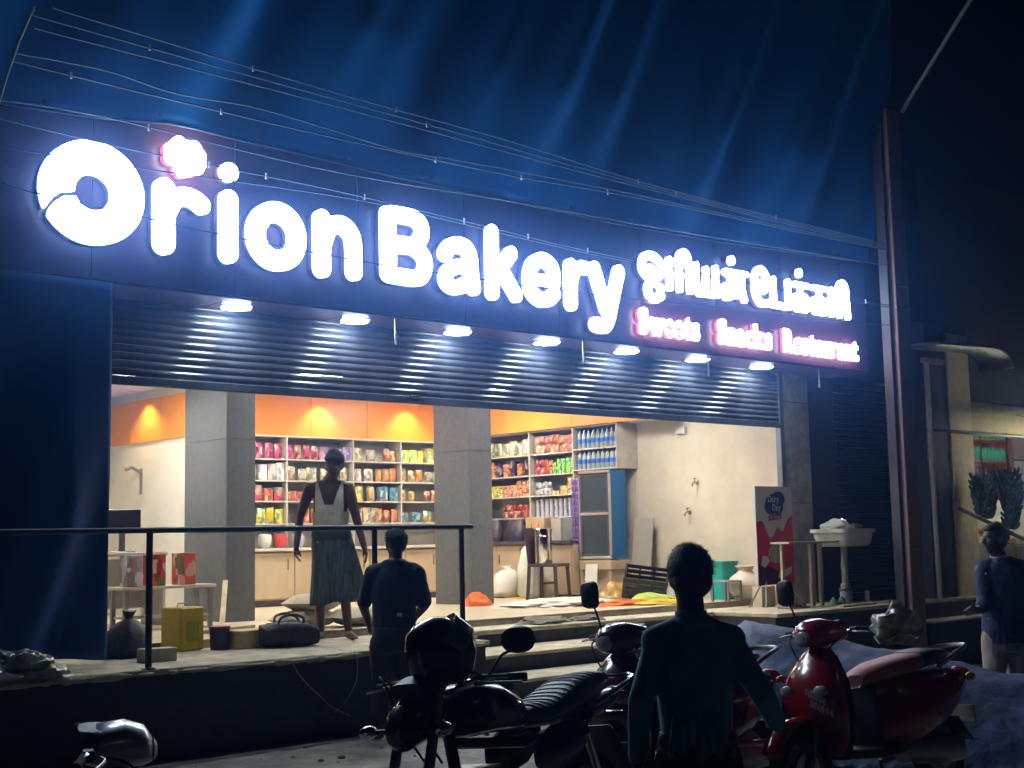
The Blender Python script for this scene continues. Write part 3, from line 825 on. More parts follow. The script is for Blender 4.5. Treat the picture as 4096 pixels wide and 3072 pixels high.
def pk(col, w, h, d, name, rough=.3):
    k = (name, w, h, d)
    if k not in PK: PK[k] = packet_mesh(w, h, d, foil(name, col, rough))
    return PK[k]
def put(name, me, loc, rz, label, cat, group, sc_=1.0):
    o = link(name, me, None, loc, rz + random.uniform(-.2, .2)); o.scale = (sc_, sc_, sc_ * random.uniform(.86, 1.06))
    return tag(o, label, cat, group)
Q = -PI / 2     # goods on the side shelf face -x
def side_row(name, me, y0, y1, n, z, layers, lh, label, cat, group, x=13.30, jit=.012):
    for l in range(layers):
        for i in range(n):
            y = y0 + (i + .5) * (y1 - y0) / n
            put(name, me, (x + random.uniform(-jit, jit), y + random.uniform(-jit, jit), z + l * lh + .001), Q, label, cat, group)
c_wg = pk((.75, .72, .5), .17, .22, .09, 'white green foil', .25); c_rg = pk((.75, .28, .16), .12, .13, .07, 'red gold foil', .22)
side_row('snack_packet', c_wg, 14.12, 15.38, 8, 2.68, 1, .2, 'white and green puffed snack packet on the top side shelf', 'packet', 'white green packets on the top side shelf')
side_row('snack_packet', c_rg, 13.25, 14.02, 8, 2.68, 2, .125, 'red and gold foil packet stacked two high on the top side shelf', 'packet', 'red gold packets on the top side shelf')
m_dkb = printed('dark purple carton', (.08, .03, .07)); c_dk = carton_mesh(.10, .10, .24, m_dkb)
c_or = carton_mesh(.085, .09, .046, printed('orange soap wrapper', (.85, .25, .10)))
for k in range(4):
    y = 14.2 + k * .30
    put('carton', c_dk, (13.33, y, 2.386), 0, 'dark purple carton standing between orange packs on the second side shelf', 'carton', 'dark cartons on the second side shelf')
    for l in range(5 if k > 1 else 4): put('soap_pack', c_or, (13.30, y + .14, 2.386 + l * .047), Q, 'small orange soap pack in a column on the second side shelf', 'soap pack', 'orange soap packs on the second side shelf')
c_rd = pk((.7, .10, .07), .09, .12, .06, 'red foil'); c_gr = carton_mesh(.075, .10, .052, printed('lime green wrapper', (.30, .72, .12)))
side_row('snack_packet', c_rd, 13.68, 14.03, 4, 2.386, 2, .10, 'red foil packet beside the lime green packs', 'packet', 'red packets on the second side shelf')
for k in range(5):
    for l in range(4 if k < 4 else 3): put('biscuit_pack', c_gr, (13.30, 13.25 + k * .088, 2.386 + l * .053), Q, 'lime green biscuit pack piled on the second side shelf', 'biscuit pack', 'lime green packs on the second side shelf')
c_ye = carton_mesh(.09, .10, .055, printed('yellow wrapper', (.85, .75, .04))); c_pk = carton_mesh(.10, .10, .055, printed('salmon wrapper', (.85, .30, .16)))
for k in range(6):
    for l in range(3): put('biscuit_pack', c_ye, (13.30, 14.75 + k * .105, 2.096 + l * .056), Q, 'bright yellow biscuit pack on the third side shelf', 'biscuit pack', 'yellow packs on the third side shelf')
for k in range(6):
    for l in range(3 if k > 2 else 4): put('biscuit_pack', c_pk, (13.30, 14.13 + k * .105, 2.096 + l * .056), Q, 'salmon coloured biscuit pack on the third side shelf', 'biscuit pack', 'salmon packs on the third side shelf')
c_si = pk((.6, .62, .66), .10, .10, .06, 'silver foil', .2); c_go = carton_mesh(.13, .12, .06, printed('golden carton', (.8, .55, .16)))
side_row('snack_packet', c_si, 13.72, 14.03, 4, 2.096, 2, .09, 'crumpled silver foil packet on the third side shelf', 'packet', 'silver packets on the third side shelf')
for k, h in enumerate((4, 2, 1)):
    for l in range(h): put('sweet_box', c_go, (13.30, 13.28 + k * .15, 2.096 + l * .061), Q, 'golden sweet box in a stepped pile on the third side shelf', 'sweet box', 'golden boxes on the third side shelf')
c_y2 = carton_mesh(.07, .09, .17, MATS['yellow wrapper']); c_cup = MB().lathe([(.030, 0), (.036, .055), (.038, .058), (.034, .062), (.0005, .062)], n=10).mesh('cup', mat('lilac white tub', (.60, .60, .72), .35, var=.15, vscale=30), True)
side_row('powder_carton', c_y2, 15.0, 15.4, 3, 1.791, 1, .2, 'tall yellow carton on the lowest side shelf', 'carton', 'yellow cartons on the lowest side shelf')
side_row('snack_packet', pk((.6, .08, .06), .1, .11, .06, 'crimson foil'), 14.12, 14.75, 6, 1.791, 2, .095, 'crimson foil packet on the lowest side shelf', 'packet', 'crimson packets on the lowest side shelf')
for k in range(9):
    for l in range(4): put('tub', c_cup, (13.29, 13.245 + k * .093, 1.791 + l * .063), 0, 'small lilac white tub stacked four high on the lowest side shelf', 'tub', 'stacked tubs on the lowest side shelf')
# water bottles
m_pet = mat('clear bottle plastic', (.75, .86, .95), .12, var=0, trans=.55, spec=.6)
m_blu = mat('blue bottle label', (.03, .16, .62), .35, var=.2, vscale=20)
bo = MB().lathe([(.034, 0), (.037, .02), (.034, .035), (.037, .06), (.037, .15), (.03, .19), (.014, .225), (.013, .245)], n=12).mesh('bottle', m_pet, True)
bl_ = MB().lathe([(.0382, .075), (.0385, .08), (.0385, .125), (.0382, .13)], n=12).mesh('label', m_blu, True)
bc_ = MB().lathe([(.0155, .243), (.0155, .262), (.0005, .263)], n=10).mesh('cap', m_blu)
for row, z in ((0, 2.701), (1, 2.421)):
    for i in range(9):
        for k in range(2):
            t = thing('water_bottle', (13.27 + k * .1, 12.42 + i * .086, z), ['clear water bottle with a blue label on the upper bottle shelf', 'clear water bottle with a blue label on the lower bottle shelf'][row] + (', front row' if k == 0 else ', rear row'), 'bottle', 'water bottles on the ' + ['upper', 'lower'][row] + ' bottle shelf')
            link('bottle', bo, t); link('label_band', bl_, t); link('cap', bc_, t)
# back shelf goods: bays of one kind each
kinds = [('pink', (.75, .10, .25)), ('lilac', (.45, .35, .70)), ('cream', (.8, .7, .45)), ('orange', (.9, .38, .10)), ('yellow', (.9, .72, .06)), ('amber', (.85, .55, .2)),
         ('tan', (.7, .5, .3)), ('white', (.8, .78, .74)), ('brick red', (.7, .18, .10)), ('teal', (.12, .35, .42)), ('scarlet', (.8, .12, .06))]
KC = dict(kinds)
plan = {2.60: ['pink', 'pink', 'lilac', 'cream', 'orange', 'yellow', 'amber', 'amber'], 2.32: ['white', 'cream', 'tan', 'white', 'orange', 'orange', 'cream', 'white'],
        2.05: ['brick red', 'brick red', 'tan', 'amber', 'teal', 'amber', 'orange', 'scarlet'], 1.755: ['yellow', 'scarlet', 'orange', 'tan', 'orange', 'teal', 'amber', 'yellow']}
lev = {2.60: 'top', 2.32: 'second', 2.05: 'third', 1.755: 'lowest'}
for z, names in plan.items():
    bays = [(9.0, 9.84), (9.88, 10.4), (10.4, 10.91), (10.95, 11.35), (11.35, 11.73), (11.77, 12.18), (12.18, 12.59), (12.64, 13.1)]
    for (a, b), nm in zip(bays, names):
        w = random.choice((.11, .13, .15)); n = max(2, int((b - a) / w))
        h = random.uniform(.15, .22)
        me = pk(KC[nm], round(w * .95, 3), round(h, 2), .08, nm + ' packet foil') if random.random() < .6 else None
        if me is None:
            me = PK.setdefault((nm, w, round(h, 2)), carton_mesh(w * .93, .11, h, printed(nm + ' carton board', KC[nm], .45)))
        for i in range(n):
            if random.random() < .07: continue
            put('grocery_packet', me, (a + (i + .5) * (b - a) / n + random.uniform(-.01, .01), 15.23 + random.uniform(-.03, .03), z + .001), 0,
                nm + ' packet on the ' + lev[z] + ' board of the back shelf', 'packet', nm + ' packets on the ' + lev[z] + ' board of the back shelf')
# bowls on the back counter
m_bwl = mat('white crockery', (.8, .78, .7), .3, var=0)
for i, (x, c) in enumerate(((9.42, m_bwl), (9.66, mat('red plastic jar', (.7, .08, .08), .35)), (9.92, mat('lilac jar', (.55, .5, .75), .3)))):
    o = MB().lathe([(.05, 0), (.085, .05), (.09, .12), (.08, .17), (.0005, .18)], n=14).build('counter_jar', c, None, True); o.location = (x, 15.0, 1.441)
    tag(o, ['round white jar on the back counter', 'red jar between the white and lilac jars', 'lilac jar on the back counter near the standing man'][i], 'jar', 'jars on the back counter')

# ---------------------------------------------------------------- display cabinet, sachets, counter goods
m_alu = mat('aluminium frame', (.62, .58, .54), .35, .7, var=.05)
m_gl = mat('dark cabinet glass', (.05, .07, .08), .08, var=0, spec=.6)
m_bside = mat('blue cabinet side', (.01, .12, .32), .35, var=.08)
dc = thing('display_cabinet', (13.22, 12.62, 1.22), 'two-door glass display cabinet with aluminium frame and blue side', 'display cabinet')
MB().box((-.045, 0, .575), (.27, .54, 1.14)).build('body', mat('cabinet inside', (.09, .11, .12), .5), dc)
MB().box((-.045, -.28, .575), (.29, .018, 1.16), 0, .003).build('side_panel', m_bside, dc)
for z0, z1 in ((.03, .56), (.60, 1.11)):
    d = thing('door', (0, 0, 0), None, None); d.parent = dc; del_ = None
    MB().box((-.192, 0, (z0 + z1) / 2), (.012, .46, z1 - z0 - .05)).build('glass', m_gl, d)
    for yy in (-.24, .24): MB().box((-.195, yy, (z0 + z1) / 2), (.022, .03, z1 - z0), 0, .003).build('stile', m_ct, d)
    for zz in (z0 + .012, z1 - .012): MB().box((-.195, 0, zz), (.022, .448, .026), 0, .003).build('door_rail', m_ct, d)
    for k in range(3): MB().box((-.183, 0, z0 + .1 + k * .15), (.005, .40, .02)).build('tray_edge', m_alu, d)
for z in (.005, .58, 1.14): MB().box((-.20, 0, z), (.03, .57, .036), 0, .004).build('cross_rail', m_alu, dc)
for yy in (-.275, .275): MB().box((-.20, yy, .57), (.032, .026, 1.09), 0, .004).build('frame_post', m_alu, dc)
stn = thing('cabinet_stand', (13.22, 12.62, IF_), 'low wooden stand with a drawer front under the display cabinet', 'stand')
MB().box((.02, 0, .43), (.5, .58, .12), 0, .006).build('top', m_cab, stn)
MB().box((.04, 0, .20), (.42, .52, .34), 0, .004).build('drawer_case', m_cab, stn)
for a, b in ((-.2, -.26), (-.2, .26), (.24, -.26), (.24, .26)): MB().box((a, b, .185), (.04, .04, .37)).build('leg', m_cab, stn)
m_sac = mat('purple sachet foil', (.22, .12, .42), .3, .1, var=.3, vscale=25)
for k, y in enumerate((12.95, 13.02)):
    t = thing('sachet_strip', (13.02, y, 1.30), ['strip of purple sachets hanging against the cabinet edge', 'strip of purple sachets hanging beside the tub stack'][k], 'sachet strip', 'hanging sachet strips')
    for i in range(11): link('sachet', pk((.22, .12, .42), .06, .085, .02, 'purple sachet foil'), t, (0, 0, i * .09), Q)
m_card = mat('brown corrugated card', (.52, .36, .19), .8, var=.12, vscale=6)
t = thing('cardboard_box', (13.08, 13.70, 1.461), 'upright brown cardboard box with two slots on the side counter', 'cardboard box')
MB().box((0, 0, .16), (.28, .38, .32), 0, .004).build('carton', m_card, t)
for y in (-.07, .07): MB().box((-.1415, y, .16), (.004, .012, .16)).build('slot', m_ct, t)
MB().box((0, 0, .321), (.27, .04, .003)).build('tape', mat('parcel tape', (.45, .3, .12), .3), t)
for (y, s_, lab) in ((14.25, .42, 'dark plum carry bag slumped on the side counter'), (14.72, .36, 'second dark plum bag behind the first on the counter')):
    mb = MB()
    mb.loft([((0, 0, 0), (.13, 0, 0), (0, s_ / 2, 0), 3), ((0, 0, .12), (.14, 0, 0), (0, s_ / 2 + .01, 0), 2.6), ((.01, .02, .24), (.09, 0, 0), (0, s_ / 2 - .04, 0), 2.4), ((.02, .03, .31), (.03, 0, 0), (0, s_ / 3, 0), 2)], 16)
    o = mb.build('carry_bag', mat('plum plastic bag', (.045, .035, .055), .4, var=.3, vscale=8, bump=.6, bscale=18), None, True); o.location = (13.1, y, 1.461); tag(o, lab, 'bag', 'bags on the side counter')
for y, c, lab in ((13.36, (.42, .38, .34), 'grey carton on the counter next to the brown box'), (13.14, (.20, .22, .20), 'dark olive carton at the end of the side counter')):
    o = MB().box((0, 0, .15), (.26, .20, .30), 0, .006).build('goods_carton', mat('board ' + lab[:9], c, .7), None); o.location = (13.14, y, 1.461); tag(o, lab, 'carton')

# ---------------------------------------------------------------- chair with a steel drum
m_ch = mat('dark brown chair wood', (.09, .05, .05), .45, var=.2, vscale=8)
ch = thing('dining_chair', (12.3, 12.78, IF_), 'dark brown wooden chair carrying a steel drum', 'chair', rz=R(200))
MB().box((0, 0, .45), (.42, .42, .04), 0, .01).build('seat', m_ch, ch)
MB().loft([((0, -.20, .47), (.20, 0, 0), (0, .016, 0), 4), ((0, -.225, .7), (.20, 0, 0), (0, .016, 0), 4), ((0, -.26, .93), (.19, 0, 0), (0, .016, 0), 4)], 12).build('backrest', m_ch, ch)
for x, y in ((-.18, .18), (.18, .18), (-.18, -.19), (.18, -.19)): MB().bar((x * 1.12, y * 1.12, 0), (x, y, .43), .036, .036).build('leg', m_ch, ch)
MB().bar((-.19, 0, .22), (.19, 0, .22), .02, .03).build('stretcher', m_ch, ch)
m_ss = mat('polished stainless steel', (.72, .72, .70), .12, 1.0, var=0)
dr = thing('steel_drum', (12.22, 12.80, IF_ + .471), 'tall shiny stainless steel drum standing on the brown chair', 'drum'); dr.scale = (1.15, 1.15, 1.15)
MB().lathe([(.10, 0), (.105, .01), (.105, .30), (.11, .305), (.105, .315), (.105, .36)], n=24).build('body', m_ss, dr, True)
MB().lathe([(.108, .36), (.108, .385), (.09, .40), (.0005, .405)], n=24).build('lid', m_ss, dr, True)
MB().tube([(.105, 0, .3), (.14, 0, .27), (.14, 0, .22), (.105, 0, .2)], .006, 6).build('handle', m_ss, dr, True)

# ---------------------------------------------------------------- sacks
m_sack = mat('white woven sack', (.72, .70, .64), .7, var=.1, vscale=10, bump=.5, bscale=12)
def sack(loc, w, h, lab, lean=0.0, pinch=True):
    mb = MB()
    mb.loft([((0, 0, 0), (w * .8, 0, 0), (0, w * .6, 0), 2.6), ((0, 0, .06), (w, 0, 0), (0, w * .75, 0), 2.4), ((lean * .4, 0, h * .5), (w * .93, 0, 0), (0, w * .7, 0), 2.3),
             ((lean * .75, 0, h * .8), (w * .65, 0, 0), (0, w * .45, 0), 2.2), ((lean, .01, h * .9), (w * .24, 0, 0), (0, w * .2, 0), 2), ((lean * 1.1, .01, h), (w * .42, 0, 0), (0, w * .16, 0), 2)], 22)
    o = mb.build('sack', m_sack, None, True); o.location = loc; tag(o, lab, 'sack', 'white sacks in front of the side counter')
    for v in o.data.vertices: v.co += Vector((noise.noise(v.co * 9), noise.noise(v.co * 9 + Vector((5, 0, 0))), noise.noise(v.co * 8 + Vector((0, 7, 0))))) * .045
sack((12.62, 13.95, IF_), .25, .42, 'squat white woven sack nearest the grey column')
sack((12.72, 13.62, IF_), .17, .80, 'tall narrow white sack leaning behind the squat one', .05)
sack((12.55, 13.22, IF_), .23, .78, 'tall white sack with a tied neck behind the chair', .03)

# ---------------------------------------------------------------- things by the cream wall
m_brd = mat('grey board', (.42, .38, .36), .6, var=.08)
def leaning(name, loc, w, h, t, lean, rz, m, lab, cat):
    o = MB().box((0, 0, h / 2), (w, t, h), 0, .003).build(name, m); o.location = loc; o.rotation_euler = (lean, 0, rz); return tag(o, lab, cat)
leaning('leaning_board', (13.30, 12.12, IF_), .30, 1.05, .02, R(-9), R(-82), m_brd, 'grey board leaning on the cream wall beside the blue cabinet side', 'board')
leaning('leaning_sheet', (13.42, 11.55, IF_), .34, .56, .012, R(-12), R(-88), m_white, 'white sheet leaning low against the cream wall behind the boy', 'sheet')
leaning('tile_offcut', (12.72, 12.45, IF_), .16, .46, .012, R(-14), R(-60), m_white, 'narrow white tile offcut leaning on the cabinet stand', 'tile offcut')
m_brass = mat('chromed tap', (.5, .48, .42), .25, .9, var=0)
for i, (y, z) in enumerate(((11.33, 2.17), (11.47, 1.79))):
    t = thing('wall_tap', (13.60, y, z), ['upper chrome tap stub on the cream wall', 'lower chrome tap stub on the cream wall'][i], 'tap', 'tap stubs on the cream wall')
    MB().lathe([(.03, 0), (.03, .008), (.015, .012)], M=Matrix.Rotation(-PI / 2, 4, 'Y'), n=12).build('flange', m_brass, t)
    MB().tube([(0, 0, 0), (-.08, 0, 0), (-.10, 0, -.02), (-.10, 0, -.05)], .012, 8).build('spout', m_brass, t, True)
    MB().tube([(-.05, 0, .01), (-.05, 0, .05)], .007, 8).build('stem', m_brass, t); MB().box((-.05, 0, .055), (.015, .06, .012), 0, .004).build('handle', m_brass, t)
t = thing('switch_box', (13.60, 11.55, 2.86), 'white junction box on the cream wall right under the shutter', 'switch box')
MB().box((-.03, 0, 0), (.06, .16, .09), 0, .006).build('case', m_white, t); MB().box((-.063, .04, -.02), (.006, .03, .03)).build('switch', m_dlr, t)
# water pot, stool, teal crate
m_pot = mat('cream plastic pot', (.68, .66, .56), .38, var=.05)
pt = thing('water_pot', (13.33, 10.40, IF_), 'round cream plastic water pot with a flared neck by the cream wall', 'pot')
MB().lathe([(.10, 0), (.14, .02), (.205, .11), (.22, .19), (.19, .27), (.11, .33), (.085, .355), (.09, .38), (.13, .41), (.125, .415), (.08, .385)], n=28).build('body', m_pot, pt, True)
MB().lathe([(.222, .185), (.226, .19), (.222, .20)], n=28).build('band', m_pot, pt, True)
m_teal = mat('teal plastic', (.02, .42, .40), .4, var=.05)
cr = thing('teal_bin', (13.38, 10.80, IF_), 'tall teal plastic bin behind the cream water pot', 'bin')
MB().loft([((0, 0, 0), (.12, 0, 0), (0, .12, 0), 6), ((0, 0, .44), (.15, 0, 0), (0, .15, 0), 6)], 20).build('tub', m_teal, cr)
MB().loft([((0, 0, .44), (.163, 0, 0), (0, .163, 0), 6), ((0, 0, .47), (.163, 0, 0), (0, .163, 0), 6)], 20).build('lid', m_teal, cr)
sl_ = thing('low_stool', (12.98, 10.42, IF_), 'small grey metal stool in front of the teal bin', 'stool')
m_stl = mat('grey tube steel', (.28, .30, .32), .4, .6, var=.1)
MB().box((0, 0, .24), (.26, .26, .02), 0, .005).build('seat', m_stl, sl_)
for a in (-.12, .12):
    for b in (-.12, .12): MB().box((a, b, .115), (.022, .022, .23)).build('leg', m_stl, sl_)
MB().box((0, -.12, .06), (.22, .015, .015)).build('stretcher', m_stl, sl_)
# black crate on its side
bk = thing('black_crate', (12.85, 11.62, IF_ + .10), 'black slatted plastic crate tipped on its edge beside the grey board', 'crate'); bk.rotation_euler = (R(24), R(8), R(-50))
m_blk = mat('black crate plastic', (.025, .025, .028), .45, var=.1)
for z in (.0, .07, .14, .21):
    for y in (-.2, .2): MB().box((0, y, z + .03), (.52, .014, .045)).build('side_slat', m_blk, bk)
    for x in (-.26, .26): MB().box((x, 0, z + .03), (.014, .386, .045)).build('end_slat', m_blk, bk)
for x in (-.26, -.09, .09, .26):
    for y in (-.211, .211): MB().box((x, y, .13), (.03, .008, .26)).build('rib', m_blk, bk)
MB().box((0, 0, -.006), (.53, .41, .012)).build('base', m_blk, bk)
def heap(name, loc, r, m, lab, cat, seed=0, n=22, amp=.35, rz=0.0):
    """crumpled cloth, bag or pile: a creased lump with a flat foot"""
    vs = []; fs = []; K = 20; N = 40
    def rid(p): return 1 - 2 * abs(noise.noise(p))
    for j in range(K + 1):
        th = PI * .5 * j / K
        for i in range(N):
            a = 2 * PI * i / N
            d = Vector((math.cos(a) * math.sin(th), math.sin(a) * math.sin(th), math.cos(th)))
            k = 1 + amp * (.55 * noise.noise(d * 1.6 + Vector((seed, 0, 0))) + .22 * rid(d * 3.1 + Vector((0, seed, 0))) + .10 * rid(d * 6.5 + Vector((seed, seed, 0))))
            q = Vector((d.x * abs(d.x) ** -.0 if d.x else 0, d.y, d.z))
            fl = 1.0 + .18 * math.sin(th) ** 4
            vs.append((q.x * r[0] * k * fl, q.y * r[1] * k * fl, max(0.0, q.z * r[2] * k)))
    for j in range(K):
        for i in range(N): fs.append((j * N + i, j * N + (i + 1) % N, (j + 1) * N + (i + 1) % N, (j + 1) * N + i))
    fs.append(tuple(reversed(range(K * N, (K + 1) * N))))
    mb = MB(); mb.add(vs, fs); o = mb.build(name, m, None, True); o.location = loc; o.rotation_euler = (0, 0, rz); return tag(o, lab, cat)
m_or2 = mat('orange plastic sheet', (.85, .17, .03), .4, var=.2); m_ylw = mat('yellow cloth', (.8, .55, .04), .7, var=.2)
heap('plastic_bag', (12.86, 12.12, IF_), (.2, .15, .22), mat('translucent tan bag', (.6, .38, .12), .3, var=.3), 'crumpled tan plastic bag below the grey board', 'bag', 2)
heap('lime_cloth', (12.5, 11.2, IF_), (.26, .2, .10), mat('lime cloth', (.5, .65, .12), .8, var=.2), 'crumpled lime coloured cloth by the black crate', 'cloth', 4)
heap('orange_sheet', (11.95, 11.05, IF_), (.36, .2, .05), m_or2, 'flat orange plastic sheet on the shop floor', 'plastic sheet', 5, amp=.6)
heap('yellow_cloth', (12.2, 10.75, IF_), (.4, .15, .05), m_ylw, 'long yellow cloth on the floor behind the boy', 'cloth', 6, amp=.6)
heap('white_sheet', (11.55, 11.75, IF_), (.62, .42, .07), mat('white plastic sheet', (.75, .73, .68), .4, var=.1), 'crumpled white sheet spread on the shop floor', 'plastic sheet', 7, amp=.7)
heap('orange_bag', (10.88, 12.58, IF_), (.16, .12, .15), m_or2, 'orange plastic bag at the foot of the grey column', 'bag', 8)
heap('mortar_pile', (9.62, 10.08, PF), (.26, .15, .07), mat('wet grey mortar', (.20, .19, .16), .9, var=.3), 'heap of wet grey mortar on the veranda by the steps', 'mortar', 9, amp=.7)
heap('mortar_pile', (10.2, 10.05, PF), (.15, .10, .05), MATS['wet grey mortar'], 'smaller mortar heap nearer the boy', 'mortar', 10, amp=.8)
t = MB().lathe([(.055, 0), (.06, .005), (.06, .15), (.055, .155), (.055, .148)], n=18).build('paint_tin', mat('yellow tin', (.7, .48, .05), .4, var=.1), None, True); t.location = (12.45, 12.12, IF_); tag(t, 'small yellow tin on the floor near the tile offcut', 'tin')
# stack of cut tiles at the end of the left veranda
for i in range(4):
    o = MB().box((0, 0, 0), (.34, .22, .02), 0, .002).build('stacked_tile', m_conc if i % 2 else m_pill); o.location = (7.55 + random.uniform(-.03, .03), 9.05 + random.uniform(-.02, .02), PF + .0105 + i * .0205); o.rotation_euler = (0, 0, random.uniform(-.2, .2))
    tag(o, ['lowest', 'second', 'third', 'topmost'][i] + ' cut tile of the short stack at the veranda corner', 'tile', 'stacked cut tiles')

# ---------------------------------------------------------------- clutter on the veranda behind the railing
yt = thing('oil_tin', (5.62, 10.2, PF), 'square yellow oil tin standing on the veranda', 'tin', rz=R(12))
MB().box((0, 0, .18), (.25, .25, .35), 0, .012).build('can', mat('mustard yellow tin', (.62, .42, .02), .4, var=.12), yt)
MB().box((0, -.1265, .16), (.13, .003, .16)).build('label', mat('olive label', (.35, .35, .05), .5), yt); MB().tube([(-.06, 0, .35), (-.05, 0, .385), (.05, 0, .385), (.06, 0, .35)], .006, 6).build('handle', m_stl, yt, True)
pc = thing('paint_bucket', (5.86, 10.02, PF), 'small navy paint bucket next to the yellow oil tin', 'bucket')
MB().lathe([(.075, 0), (.085, .17), (.09, .172), (.085, .18)], n=18).build('pail', mat('navy plastic', (.03, .03, .09), .4), pc, True); MB().lathe([(.091, .175), (.091, .19), (.0005, .195)], n=18).build('lid', mat('rust red lid', (.35, .09, .06), .5), pc, True)
pb = MB().box((0, 0, .075), (.36, .22, .15), 0, .006).build('pale_carton', mat('pale yellow carton', (.65, .52, .28), .7)); pb.location = (6.12, 9.98, PF); pb.rotation_euler = (0, 0, R(8)); tag(pb, 'low pale yellow carton on the veranda near the tin', 'carton')
m_nyl = mat('black nylon bag', (.02, .022, .03), .6, var=.3, bump=.4, bscale=30)
tg = thing('tool_bag', (6.36, 9.75, PF), 'black nylon tool bag with handles slumped on the veranda', 'bag', rz=R(-15))
mb = MB(); mb.xloft([(-.25, .10, .02, .03, 2.4), (-.235, .10, .10, .085, 2.6), (-.12, .11, .13, .105, 2.8), (.02, .105, .125, .10, 2.7), (.14, .10, .135, .098, 2.8), (.235, .095, .10, .08, 2.6), (.25, .09, .02, .03, 2.4)], 26)
o = mb.build('body', m_nyl, tg, True)
for v in o.data.vertices: v.co += Vector((0, 0, 1)) * .03 * noise.noise(v.co * 9) * (1 if v.co.z > .04 else 0)
for y in (-.05, .05): MB().tube(catmull([(-.11, y, .19), (-.09, y * 1.8, .25), (.0, y * 2.2, .27), (.09, y * 1.8, .24), (.11, y, .19)], 4), .011, 6).build('handle', m_nyl, tg, True)
MB().tube([(-.2, 0, .198), (0, 0, .215), (.2, 0, .185)], .005, 6).build('zip', m_stl, tg)
m_pap = mat('pale paper bag', (.58, .52, .42), .8, var=.15, bump=.3, bscale=20)
cmb = packet_mesh(.62, .40, .17, m_pap)
for i, (x, y, z, rz_, lab) in enumerate(((7.25, 10.9, .09, 14, 'pale paper cement bag lying behind the standing man'), (7.85, 10.75, .09, -8, 'second paper cement bag lying beside the railing post'), (7.32, 10.92, .235, 30, 'third cement bag on top of the bag behind the standing man'))):
    o = link('cement_bag', cmb, None, (x, y + .2, IF_ + z)); o.rotation_euler = (R(90), 0, R(rz_)); tag(o, lab, 'bag', 'cement bags')
bb_ = MB(); bb_.loft([((0, 0, 0), (.15, 0, 0), (0, .13, 0), 2.5), ((0, 0, .06), (.19, 0, 0), (0, .17, 0), 2.4), ((.01, 0, .18), (.17, 0, 0), (0, .15, 0), 2.3), ((.02, 0, .27), (.08, 0, 0), (0, .07, 0), 2.1), ((.02, 0, .30), (.025, 0, 0), (0, .025, 0), 2), ((.03, 0, .36), (.06, 0, 0), (0, .04, 0), 2)], 30)
o = bb_.build('bin_bag', m_nyl, None, True); o.location = (4.99, 9.95, PF)
for v in o.data.vertices: v.co += Vector((noise.noise(v.co * 14), noise.noise(v.co * 14 + Vector((5, 0, 0))), noise.noise(v.co * 12 + Vector((0, 7, 0))))) * .022
tag(o, 'tied black bag at the foot of the blue curtain', 'bag')
heap('cloth_bundle', (6.55, 10.05, PF), (.2, .16, .2), mat('grey cloth', (.4, .38, .33), .85, var=.2), 'grey cloth bundle behind the black tool bag', 'cloth', 12)
wb = MB().box((0, 0, .05), (.26, .14, .10), 0, .005).build('white_block', mat('white block', (.6, .57, .48), .8)); wb.location = (4.98, 9.42, PF); tag(wb, 'white block lying at the corner of the blue curtain', 'block')
heap('plastic_cover', (3.72, 8.98, PF), (.26, .13, .16), mat('clear crumpled cover', (.22, .26, .24), .25, var=.4, vscale=9), 'crumpled plastic cover on the veranda edge under the blue curtain', 'cover', 16, amp=.9)
m_wd = mat('raw pale wood', (.5, .42, .30), .7, var=.2, stretch=(1, 1, .2))
for i, (p, q, lab) in enumerate((((6.75, 11.5, IF_ + .02), (7.33, 12.42, IF_ + .42), 'pale batten slanting against the first grey column'), ((6.2, 11.0, IF_ + .02), (7.0, 11.35, IF_ + .02), 'pale batten lying on the floor behind the yellow oil tin'))):
    tag(MB().bar(p, q, .05, .03).build('loose_timber', m_wd), lab, 'batten')
# left room: billing desk, red chairs, dark screen
dk = thing('billing_desk', (6.35, 12.9, IF_), 'small pale desk in the left room behind the low bench', 'desk')
MB().box((0, 0, .72), (.9, .5, .04), 0, .005).build('desk_top', m_lam, dk)
for x in (-.42, .42): MB().box((x, 0, .35), (.03, .46, .70)).build('side_panel', m_lam, dk)
MB().box((0, .2, .42), (.8, .02, .5)).build('front_panel', m_white, dk)
sn = thing('screen', (6.36, 12.78, IF_ + .741), 'dark flat screen standing on the desk by the white partition', 'screen', rz=R(-18))
MB().box((0, 0, .31), (.36, .03, .24), 0, .005).build('panel', mat('dark screen plastic', (.035, .04, .06), .35), sn); MB().box((0, .02, .1), (.06, .04, .2)).build('neck', m_stl, sn); MB().box((0, .0, .008), (.24, .16, .014), 0, .004).build('base', m_stl, sn)
bnch = thing('low_bench', (6.5, 12.2, IF_), 'low pale bench carrying printed cartons in the left room', 'bench')
MB().box((0, 0, .40), (1.0, .34, .03), 0, .004).build('bench_top', m_lam, bnch)
for x in (-.45, .45):
    for y in (-.13, .13): MB().box((x, y, .19), (.04, .04, .38)).build('leg', m_stl, bnch)
MB().box((0, 0, .12), (.9, .28, .02)).build('lower_shelf', m_lam, bnch)
for i, (x, w, h, c, lab) in enumerate(((6.16, .16, .30, (.45, .42, .55), 'white and lilac printed carton on the low bench'), (6.40, .17, .30, (.62, .03, .06), 'crimson printed carton on the low bench left of the railing post'), (6.72, .18, .31, (.78, .12, .06), 'orange red printed carton on the low bench right of the railing post'))):
    o = MB().box((0, 0, h / 2), (w, .16, h), 0, .004).build('printed_carton', printed('print ' + lab[:10], c, .45)); o.location = (x, 12.18, IF_ + .416); tag(o, lab, 'carton', 'cartons on the low bench')
